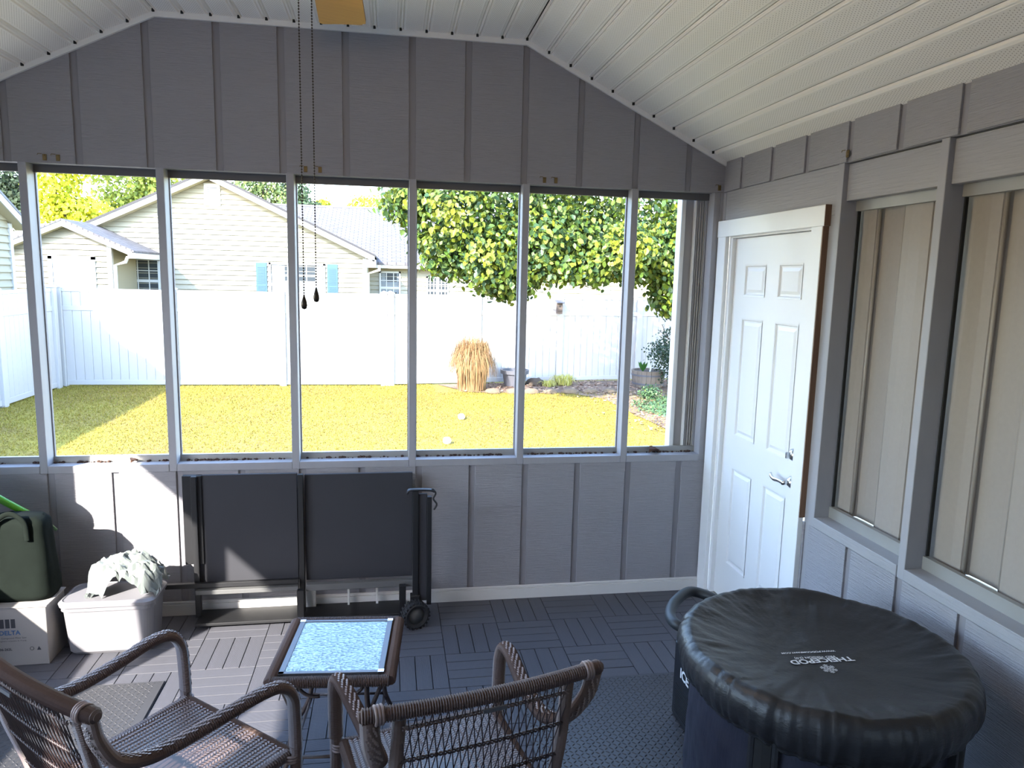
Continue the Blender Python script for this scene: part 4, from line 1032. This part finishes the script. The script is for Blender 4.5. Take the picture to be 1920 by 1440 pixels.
M['leaf'] = island_mat('glossy_pear_leaf', [(.06, .12, .016), (.10, .14, .012), (.025, .06, .020), (.15, .17, .014), (.04, .085, .03), (.02, .05, .014)], .5, .28, .4)
blobs = [(-.95, 6.9, 2.75, .75, .8, .75, 1.2), (-.45, 6.8, 2.15, .62, .7, .55, 1.2), (-.1, 7.0, 1.80, .45, .6, .32, .9), (.30, 7.0, 2.4, .8, .9, .7, 1.3), (1.1, 7.3, 2.45, 1.0, .9, .62, 1.6), (.1, 7.2, 3.3, 1.6, 1.2, .6, 1.5),
         (1.9, 7.2, 2.3, .8, .8, .55, 1.2), (2.6, 7.0, 2.2, .65, .8, .75, 1.3), (2.55, 6.9, 1.62, .42, .5, .35, .6), (1.9, 7.6, 3.2, 1.5, 1.2, .7, 1.4), (3.3, 7.4, 2.8, .9, 1.0, .9, 1), (1.45, 6.1, 2.25, .45, .4, .38, .55), (.95, 6.5, 1.98, .5, .5, .25, .35),
         (1.8, 7.3, 4.2, 2.0, 1.6, .8, 1), (-1.6, 7.0, 2.95, .45, .5, .4, .5), (-1.35, 7.0, 2.35, .22, .4, .16, .12), (-1.1, 7.0, 2.15, .34, .4, .34, .35), (2.9, 6.5, 2.6, .5, .5, .5, .5)]
C_, nr, tt, ss = leaf_cloud(blobs, 34000, .098, 5, .35)
tree = empty('pear_tree', (3.5, 7.8, G), label='leafy green pear tree spreading over the lawn from the right', cat='tree')
eye = np.array([-1.8647, -3.9726, 1.8581]); Rn = np.array(Rm); dl = (C_ - eye) @ Rn; uu = 960 + 1362.8 * dl[:, 0] / dl[:, 1]; vv = 720 - 1362.8 * dl[:, 2] / dl[:, 1]
vis = (uu > 700) & (uu < 1262) & (vv > 370) & (vv < 640) & (np.abs(np.cross(nr, tt)[:, 1]) < .8)
order = np.argsort(dl[:, 1] + np.where(vis, 0, 1e3)); first = order[:300]; rest = order[300:]
o = build_leaves(C_[rest], nr[rest], tt[rest], ss[rest], 'foliage', 'leaf', tree); o['kind'] = 'stuff'; rel(o, tree)
lmb = MB().add([(u, v, w) for u, v, w in LP], [(0, 1, 2, 3), (0, 3, 4, 5)]).obj('leaf', 'leaf', recalc=False); ldt = lmb.data; bpy.data.objects.remove(lmb)
for i in first:
    b = np.cross(nr[i], tt[i]); mm = Matrix(((tt[i][0], b[0], nr[i][0], 0), (tt[i][1], b[1], nr[i][1], 0), (tt[i][2], b[2], nr[i][2], 0), (0, 0, 0, 1)))
    lf = bpy.data.objects.new('leaf', ldt); COL.objects.link(lf); lf.parent = tree
    lf.matrix_local = Matrix.Translation(Vector(C_[i]) - Vector(tree.location)) @ mm @ Matrix.Scale(float(ss[i]), 4)
g_ = np.random.default_rng(3)
mb = MB().sweep([(3.5, 7.8, G), (3.45, 7.75, .8), (3.35, 7.7, 1.5)], [.17, .14, .13], n=12); tk = mb.obj('trunk', 'bark', tree, smooth=True); rel(tk, tree)
for tgt, r in (((-.9, 6.95, 2.55), .06), ((.4, 7.1, 2.3), .055), ((1.2, 7.2, 2.7), .06), ((2.4, 7.0, 2.3), .05), ((1.8, 7.4, 3.6), .07), ((3.6, 7.6, 3.9), .08), ((1.3, 6.6, 2.1), .035)):
    p0 = Vector((3.35, 7.7, 1.45)); p1 = Vector(tgt); mid = p0.lerp(p1, .45) + Vector((0, 0, .25))
    pth = smoothpath([p0, mid, p1], .12); mb = MB().sweep(pth, [max(.008, r * (1 - .85 * i / len(pth))) for i in range(len(pth))], n=8)
    for i in range(4, len(pth), 3):
        d_ = Vector(g_.normal(0, 1, 3)); d_.z = abs(d_.z) * .4 - .2; branch_tree(mb, pth[i], d_.normalized(), .28, .012, 1, g_)
    o = mb.obj('branch', 'bark', tree, smooth=True); rel(o, tree)

# dark shrub in the corner, low ground cover
M['shrub'] = island_mat('dark_shrub_leaf', [(.015, .032, .018), (.028, .05, .022), (.022, .04, .03)], .5, .15, .25)
M['cover'] = island_mat('ground_cover_leaf', [(.04, .09, .045), (.06, .12, .045), (.10, .14, .05)], .5, .3, .4)
sh = empty('holly_shrub', (4.2, 9.9, G), label='dark evergreen shrub at the right end of the fence above the half barrel', cat='shrub')
C2, n2, t2, s2 = leaf_cloud([(3.95, 10.0, .35, .60, .6, .65, 1), (3.85, 9.9, .45, .62, .5, .3, .6), (4.5, 10.0, 1.1, .6, .6, .6, 1), (4.0, 10.1, 1.2, .45, .3, .2, .4), (4.4, 10.0, 1.5, .5, .5, .3, .5), (4.1, 9.7, .05, .4, .4, .25, .3)], 9000, .055, 9, .3)
o = build_leaves(C2, n2, t2, s2, 'foliage', 'shrub', sh, True); o['kind'] = 'stuff'; rel(o, sh)
mb = MB(); branch_tree(mb, Vector((4.3, 10.0, G)), Vector((0, 0, 1)), .55, .04, 3, g_, .45); o = mb.obj('stem', 'bark', sh); rel(o, sh)
C2, n2, t2, s2 = leaf_cloud([(2.75, 7.9, G + .03, .42, .75, .09, 1), (3.3, 8.3, G + .05, .4, .6, .12, 1), (2.95, 8.9, G + .12, .22, .2, .17, .35)], 3800, .05, 10, .1)
n2[:, 2] = abs(n2[:, 2]) + .5; n2 /= np.linalg.norm(n2, axis=1)[:, None]
tag(build_leaves(C2, n2, t2, s2, 'ground_cover', 'cover', None, True), 'low green ground cover spreading on the mulch under the tree', 'ground cover', kind='stuff')

# background trees
def bg_tree(name, c, blobs, n, size, cols, label, seed, trunk=None, ztop=3):
    M_ = 'bg%d' % seed; M[M_] = island_mat('tree_leaf_%s' % name, cols, .7, .35, .2)
    t_ = empty(name, (c[0], c[1], G), label=label, cat='tree', group='trees beyond the houses')
    C2, n2, t2, s2 = leaf_cloud(blobs, n, size, seed, .4)
    o = build_leaves(C2, n2, t2, s2, 'foliage', M_, t_, True); o['kind'] = 'stuff'; rel(o, t_)
    tb_ = MB().sweep([(c[0], c[1], G), (c[0] + .1, c[1], ztop * .5), (c[0], c[1], ztop)], [.25, .18, .08], n=8).obj('trunk', 'bark', t_, smooth=True); rel(tb_, t_)
    g2 = np.random.default_rng(seed + 50)
    br_ = MB()
    for b_ in blobs: br_.sweep([(c[0], c[1], ztop * .6), tuple(Vector((c[0], c[1], ztop * .8)).lerp(Vector(b_[:3]), .5)), tuple(b_[:3])], [.1, .06, .03], n=5)
    o = br_.obj('branch', 'bark', t_); rel(o, t_)
yel = [(.40, .44, .03), (.50, .50, .04), (.28, .36, .04), (.45, .40, .02)]
mix = [(.24, .30, .06), (.36, .42, .10), (.16, .22, .07), (.42, .46, .08)]
dkg = [(.035, .055, .035), (.06, .085, .05), (.03, .04, .03)]
bg_tree('yellow_tree', (-14.6, 28), [(-14.9, 28, 5.2, 1.0, 1.2, 1.4, 1), (-14.2, 28, 4.0, 1.6, 1.2, .7, 1), (-14.3, 28.3, 6.6, 1.5, 1.2, 1.2, 1)], 5200, .20, yel, 'bright yellow-green tree left of the gabled house, behind the shed roof', 31, ztop=4)
bg_tree('mixed_tree', (-12.4, 31), [(-13.2, 31, 5.6, 1.5, 1.3, 1.8, 1), (-11.6, 31, 5.9, 1.4, 1.3, 1.5, 1), (-12.5, 31, 4.4, 1.8, 1.3, 1.2, 1), (-12.5, 31, 7.6, 1.9, 1.4, 1.2, .8)], 7500, .20, mix, 'pale green tree rising behind the left slope of the gabled roof', 32, ztop=4.5)
bg_tree('dark_tree', (-18.2, 30), [(-18.2, 30, 5.0, 1.5, 1.2, 1.5, 1), (-17.3, 30, 4.5, .7, .8, 1.1, .6), (-18.5, 30, 7.5, 1.8, 1.5, 1.6, 1)], 7500, .18, dkg, 'dark evergreen tree at the far left edge', 33, ztop=5)
bg_tree('pine_tree', (-8.3, 36), [(-9.0, 36, 6.0, .9, .9, .8, 1), (-8.0, 36, 6.3, 1.0, .9, .9, 1), (-7.3, 36, 5.6, .8, .9, .7, .8)], 2600, .17, [(.07, .11, .05), (.12, .17, .06), (.20, .24, .08)], 'thin dark pine above the right slope of the gable', 34, ztop=6.4)
bg_tree('pine_tree', (-6.6, 36), [(-6.7, 36, 5.9, .75, .7, .85, 1), (-6.2, 36, 5.2, .9, .7, .4, .7)], 2600, .16, [(.05, .08, .05), (.09, .13, .06)], 'bushy dark pine behind the post with the pull chains', 35, ztop=5.5)
bg_tree('yellow_tree', (-5.2, 37), [(-5.35, 37, 5.25, .62, .6, .52, 1)], 1100, .16, yel, 'small round yellow tree above the grey roof ridge', 36, ztop=5)
bg_tree('yellow_tree', (-2.5, 37), [(-3.0, 37, 5.4, 1.2, .8, .65, 1), (-1.2, 37, 5.5, 1.4, .8, .75, 1), (.6, 37, 5.6, 1.2, .8, .8, .8)], 3600, .17, yel, 'wide yellow tree above the right wing roof', 37, ztop=5)

# gabled house --------------------------------------------------
HY0 = 19.0
hs = empty('gabled_house', (-7.04, HY0, G), label='cream sided house with a white-trimmed gable and blue shutters behind the fence', cat='house')
PX, PZ, SL = -7.04, 4.46, .475
def hb(name, mt, x0, x1, y0, y1, z0, z1, par=hs, bev=0):
    o = MB().box(x0, x1, y0, y1, z0, z1, bev=bev).obj(name, mt, None); o.parent = par
    if par is hs: rel(o, hs)
    return o
gx0, gx1 = -11.5, -2.58
def gz(x): return PZ - abs(x - PX) * SL
o = MB().prism([(gx0, G), (gx1, G), (gx1, gz(gx1)), (PX, PZ), (gx0, gz(gx0))], 1, HY0 + .02, HY0 + 9).obj('wall', 'siding_h', hs); rel(o, hs)
z = .85; lap = .1465
while z < PZ - .05:
    w = (PZ - z) / SL; x0, x1 = max(gx0, PX - w), min(gx1, PX + w); w2 = (PZ - z - lap) / SL; a0, a1 = max(gx0, PX - w2), min(gx1, PX + w2)
    if a1 > a0:
        vs = [(x0, HY0 - .034, z), (x1, HY0 - .034, z), (a1, HY0 + .006, z + lap), (a0, HY0 + .006, z + lap), (x0, HY0 + .02, z), (x1, HY0 + .02, z), (a1, HY0 + .02, z + lap), (a0, HY0 + .02, z + lap)]
        o = MB().add(vs, [(0, 1, 2, 3), (4, 7, 6, 5), (0, 4, 5, 1), (1, 5, 6, 2), (2, 6, 7, 3), (3, 7, 4, 0)]).obj('siding_lap', 'siding_h', hs); rel(o, hs)
    z += lap
for s in (-1, 1):
    xe = PX + s * 4.72; ze = PZ - 4.72 * SL; y0 = HY0 - .35
    # fascia, soffit and roof slab
    o = MB().prism([(PX, PZ + .20), (xe, ze + .20), (xe, ze + .0), (PX, PZ + .0)], 1, y0 - .03, y0).obj('rake_board', 'white_h', hs); rel(o, hs)
    o = MB().prism([(PX, PZ - .0), (xe, ze - .0), (xe, ze + .03), (PX, PZ + .03)], 1, y0, HY0).obj('soffit', 'soffit_h', hs); rel(o, hs)
    o = MB().prism([(PX, PZ + .22), (xe + s * .03, ze + .21), (xe + s * .03, ze + .15), (PX, PZ + .15)], 1, y0 - .05, HY0 + 9).obj('roof', 'shingle', hs); rel(o, hs)
hb('corner_board', 'white_h', gx1 - .10, gx1 + .01, HY0 - .025, HY0 + .1, G, gz(gx1))
o = MB().box(-3.1 + .52, -2.28, HY0 - .38, HY0 + .05, 2.05, 2.28).obj('eave_return', 'white_h', hs); rel(o, hs)
vt = hb('gable_vent', 'white_h', -7.20, -6.75, HY0 - .045, HY0, 3.72, 4.36)
for k in range(8):
    o = MB().box(-7.11, -6.84, HY0 - .052, HY0 - .046, 3.82 + k * .058, 3.835 + k * .058); o.obj('vent_slot', 'pot', vt)
def house_window(x0, x1, z0, z1, y, nx, nz, par, root, curtain=True):
    w = MB().box(x0, x1, y - .05, y, z1 - .06, z1).box(x0, x1, y - .05, y, z0, z0 + .06).box(x0, x0 + .06, y - .05, y, z0, z1).box(x1 - .06, x1, y - .05, y, z0, z1).obj('window', 'white_h', par)
    rel(w, root)
    MB().box(x0 + .06, x1 - .06, y - .018, y - .010, z0 + .06, z1 - .06).obj('pane', 'hglass', w)
    mb = MB()
    for i in range(1, nx): x = x0 + (x1 - x0) * i / nx; t = .014 if (nx != 6 or i != 3) else .05; mb.box(x - t, x + t, y - .03, y - .019, z0 + .06, z1 - .06)
    for i in range(1, nz): zz = z1 - .06 - (z1 - z0) * i / nz * .9; t = .012 if i != nz // 2 else .04; mb.box(x0 + .06, x1 - .06, y - .032, y - .019, zz - t, zz + t)
    mb.obj('muntin', 'white_h', w)
    if curtain:
        mb = MB(); n = 10; xs = np.linspace(x0 + .08, x0 + (x1 - x0) * .28, n); xs2 = np.linspace(x1 - (x1 - x0) * .18, x1 - .08, n)
        for arr in (xs, xs2): mb.add([(x, y - .021 + .0015 * (i % 2), zz) for i, x in enumerate(arr) for zz in (z0 + .3, z1 - .07)], [(2 * i, 2 * i + 2, 2 * i + 3, 2 * i + 1) for i in range(n - 1)])
        mb.box(x0 + .07, x1 - .07, y - .0185, y - .0182, z0 + .40, z0 + .75).obj('curtain', 'curtain', w, recalc=False)
    return w
house_window(-5.44, -3.80, .82, 2.13, HY0 - .012, 6, 4, hs, hs)
for x0, x1 in ((-5.81, -5.50), (-3.74, -3.43)):
    s_ = hb('shutter', 'blue', x0, x1, HY0 - .05, HY0 - .012, .80, 2.12, bev=.004)
    for k in range(26): 
        if k != 13: MB().box(x0 + .05, x1 - .05, HY0 - .060, HY0 - .048, .90 + k * .043, .922 + k * .043).obj('slat', 'blue', s_)
house_window(-9.42, -8.50, .85, 2.16, HY0 - .012, 3, 4, hs, hs, False)
# downspout at right corner
o = MB().sweep([(-2.18, HY0 - .30, 2.12), (-2.18, HY0 - .30, 1.98), (-2.52, HY0 - .10, 1.86), (-2.52, HY0 - .10, G)], .045, n=8).obj('downspout', 'white_h', hs); rel(o, hs)
# right wing
wy = 21.6
hb('wall', 'siding_h', gx1 - .5, 6.5, wy + .02, wy + 8, G, 2.1)
z = .75
while z < 2.08:
    o = MB().add([(gx1, wy - .034, z), (6.5, wy - .034, z), (6.5, wy + .006, z + lap), (gx1, wy + .006, z + lap), (gx1, wy + .02, z), (6.5, wy + .02, z), (6.5, wy + .02, z + lap), (gx1, wy + .02, z + lap)], [(0, 1, 2, 3), (4, 7, 6, 5), (0, 4, 5, 1), (1, 5, 6, 2), (2, 6, 7, 3), (3, 7, 4, 0)]).obj('siding_lap', 'siding_h', hs); rel(o, hs)
    z += lap
hb('fascia', 'white_h', -2.35, 6.8, wy - .42, wy - .36, 2.06, 2.26); hb('soffit', 'soffit_h', -2.6, 6.8, wy - .38, wy + .02, 2.06, 2.09)
me = bpy.data.meshes.new('roof'); rv = [(-7.0, wy - .45, 2.25), (6.9, wy - .45, 2.25), (6.9, 26.3, 4.45), (-7.0, 26.3, 4.45)]
me.from_pydata(rv + [(a, b, c - .08) for a, b, c in rv], [], [(0, 1, 2, 3), (7, 6, 5, 4), (0, 4, 5, 1), (1, 5, 6, 2), (2, 6, 7, 3), (3, 7, 4, 0)]); uvl = me.uv_layers.new(name='UVMap')
for i, l in enumerate(me.loops):
    v = me.vertices[l.vertex_index].co; uvl.data[i].uv = (v.x, (v.y - wy) * 1.12)
me.materials.append(M['shingle']); o = bpy.data.objects.new('roof', me); COL.objects.link(o); o.parent = hs; rel(o, hs)
hb('ridge_cap', 'pot', -7.0, 6.9, 26.2, 26.42, 4.42, 4.49)
house_window(-2.22, -1.50, .85, 1.96, wy - .012, 3, 4, hs, hs)
house_window(-.62, .16, .88, 1.82, wy - .012, 6, 4, hs, hs, False)
# shed wing with its own gable, left
ad = empty('gabled_shed', (-10.18, 17, G), label='small white gabled shed wing with a pale door left of the main gable', cat='shed')
AX, AZ, AS, AY = -10.18, 2.90, .44, 17.0
def ra(o): return rel(o, ad)
x0_, x1_ = -11.6, -9.14
def az(x): return AZ - abs(x - AX) * AS
o = MB().prism([(x0_, G), (x1_, G), (x1_, az(x1_)), (AX, AZ), (x0_, az(x0_))], 1, AY + .02, 18.95).obj('wall', 'siding_h', ad); ra(o)
z = .85
while z < AZ - .05:
    w = (AZ - z) / AS; xa, xb = max(x0_, AX - w), min(x1_, AX + w); w2 = (AZ - z - lap) / AS; ya_, yb_ = max(x0_, AX - w2), min(x1_, AX + w2)
    if yb_ > ya_:
        o = MB().add([(xa, AY - .034, z), (xb, AY - .034, z), (yb_, AY + .006, z + lap), (ya_, AY + .006, z + lap), (xa, AY + .02, z), (xb, AY + .02, z), (yb_, AY + .02, z + lap), (ya_, AY + .02, z + lap)], [(0, 1, 2, 3), (4, 7, 6, 5), (0, 4, 5, 1), (1, 5, 6, 2), (2, 6, 7, 3), (3, 7, 4, 0)]).obj('siding_lap', 'siding_h', ad); ra(o)
    z += lap
for s in (-1, 1):
    xe = AX + s * 1.66; ze = AZ - 1.66 * AS
    o = MB().prism([(AX, AZ + .16), (xe, ze + .16), (xe, ze), (AX, AZ)], 1, AY - .28, AY - .25).obj('rake_board', 'white_h', ad); ra(o)
    o = MB().prism([(AX, AZ), (xe, ze), (xe, ze + .03), (AX, AZ + .03)], 1, AY - .25, AY).obj('soffit', 'soffit_h', ad); ra(o)
    me = bpy.data.meshes.new('roof'); rv = [(AX, AY - .30, AZ + .19), (AX, 19.3, AZ + .19), (xe + s * .05, 19.3, ze + .15), (xe + s * .05, AY - .30, ze + .15)]
    me.from_pydata(rv + [(a, b, c - .05) for a, b, c in rv], [], [(0, 1, 2, 3), (7, 6, 5, 4), (0, 4, 5, 1), (1, 5, 6, 2), (2, 6, 7, 3), (3, 7, 4, 0)]); uvl = me.uv_layers.new(name='UVMap')
    for i, l in enumerate(me.loops): v = me.vertices[l.vertex_index].co; uvl.data[i].uv = (v.y, v.x * 1.1)
    me.materials.append(M['shingle']); o = bpy.data.objects.new('roof', me); COL.objects.link(o); o.parent = ad; ra(o)
o = MB().box(x1_ - .08, x1_ + .03, AY - .03, AY + .1, G, az(x1_)).obj('corner_board', 'white_h', ad); ra(o)
o = MB().box(-8.62, -8.44, AY - .3, 18.8, 2.12, 2.26).obj('gutter', 'white_h', ad); ra(o)
o = MB().sweep([(-8.65, AY - .2, 2.16), (-8.72, AY - .18, 2.02), (-9.02, AY - .06, 1.93), (-9.02, AY - .06, G)], .045, n=8).obj('downspout', 'white_h', ad); ra(o)
dd = MB().box(-10.56, -9.62, AY - .03, AY - .012, G, 2.06).obj('door', 'curtain', ad); ra(dd)
MB().box(-10.66, -10.56, AY - .045, AY - .012, G, 2.14).box(-9.62, -9.52, AY - .045, AY - .012, G, 2.14).box(-10.66, -9.52, AY - .045, AY - .012, 2.06, 2.15).obj('door_trim', 'white_h', dd)
# neighbour at the left edge
nb = empty('neighbour_house', (-11.5, 12, G), label='cream sided house corner with a white rake at the far left edge', cat='house')
def rn(o): return rel(o, nb)
WX, RX, YR, YC, RZ = -9.45, -9.25, 10.3, 12.5, 3.80    # wall plane, rake plane, ridge y, corner y, ridge height
def nz(y): return RZ - abs(y - YR) * .5
o = MB().prism([(8.1, G), (YC, G), (YC, nz(YC)), (YR, RZ), (8.1, nz(8.1))], 0, -15, WX - .02).obj('wall', 'siding_h', nb); rn(o)
z = .85
while z < RZ - .1:
    ya = min(YC, YR + (RZ - z) / .5); yb = min(YC, YR + (RZ - z - lap) / .5); yc_ = max(8.1, YR - (RZ - z) / .5); yd = max(8.1, YR - (RZ - z - lap) / .5)
    if yb > yd:
        o = MB().add([(WX + .034, yc_, z), (WX + .034, ya, z), (WX - .006, yb, z + lap), (WX - .006, yd, z + lap), (WX - .02, yc_, z), (WX - .02, ya, z), (WX - .02, yb, z + lap), (WX - .02, yd, z + lap)], [(0, 1, 2, 3), (4, 7, 6, 5), (0, 4, 5, 1), (1, 5, 6, 2), (2, 6, 7, 3), (3, 7, 4, 0)]).obj('siding_lap', 'siding_h', nb); rn(o)
    z += lap
for s in (-1, 1):
    ye = YR + s * 2.45; ze = nz(ye)
    o = MB().prism([(YR, RZ), (ye, ze), (ye, ze + .17), (YR, RZ + .19)], 0, RX, RX + .03).obj('rake_board', 'white_h', nb); rn(o)
    o = MB().prism([(YR, RZ), (ye, ze), (ye, ze + .03), (YR, RZ + .03)], 0, WX - .01, RX).obj('soffit', 'soffit_h', nb); rn(o)
    o = MB().prism([(YR, RZ + .15), (ye + s * .03, ze + .14), (ye + s * .03, ze + .19), (YR, RZ + .21)], 0, -15, RX + .04).obj('roof', 'pot', nb); rn(o)
o = MB().box(WX - .1, WX + .045, YC - .10, YC + .01, G, nz(YC)).obj('corner_board', 'white_h', nb); rn(o)
# the other wing of that neighbour, beside the porch: throws the long shade on the lawn
n2_ = empty('side_house', (-12, 4, G), label='cream sided house wing beyond the left fence, out of the picture', cat='house')
o = MB().prism([(-16, G), (-9.6, G), (-9.6, 2.7), (-12.8, 4.2), (-16, 2.7)], 1, 1.2, 7.0).obj('wall', 'siding_h', n2_); rel(o, n2_)
for s in (-1, 1):
    o = MB().prism([(-12.8, 4.25), (-12.8 + s * 3.8, 2.60), (-12.8 + s * 3.8, 2.72), (-12.8, 4.42)], 1, .9, 7.3).obj('roof', 'pot', n2_); rel(o, n2_)
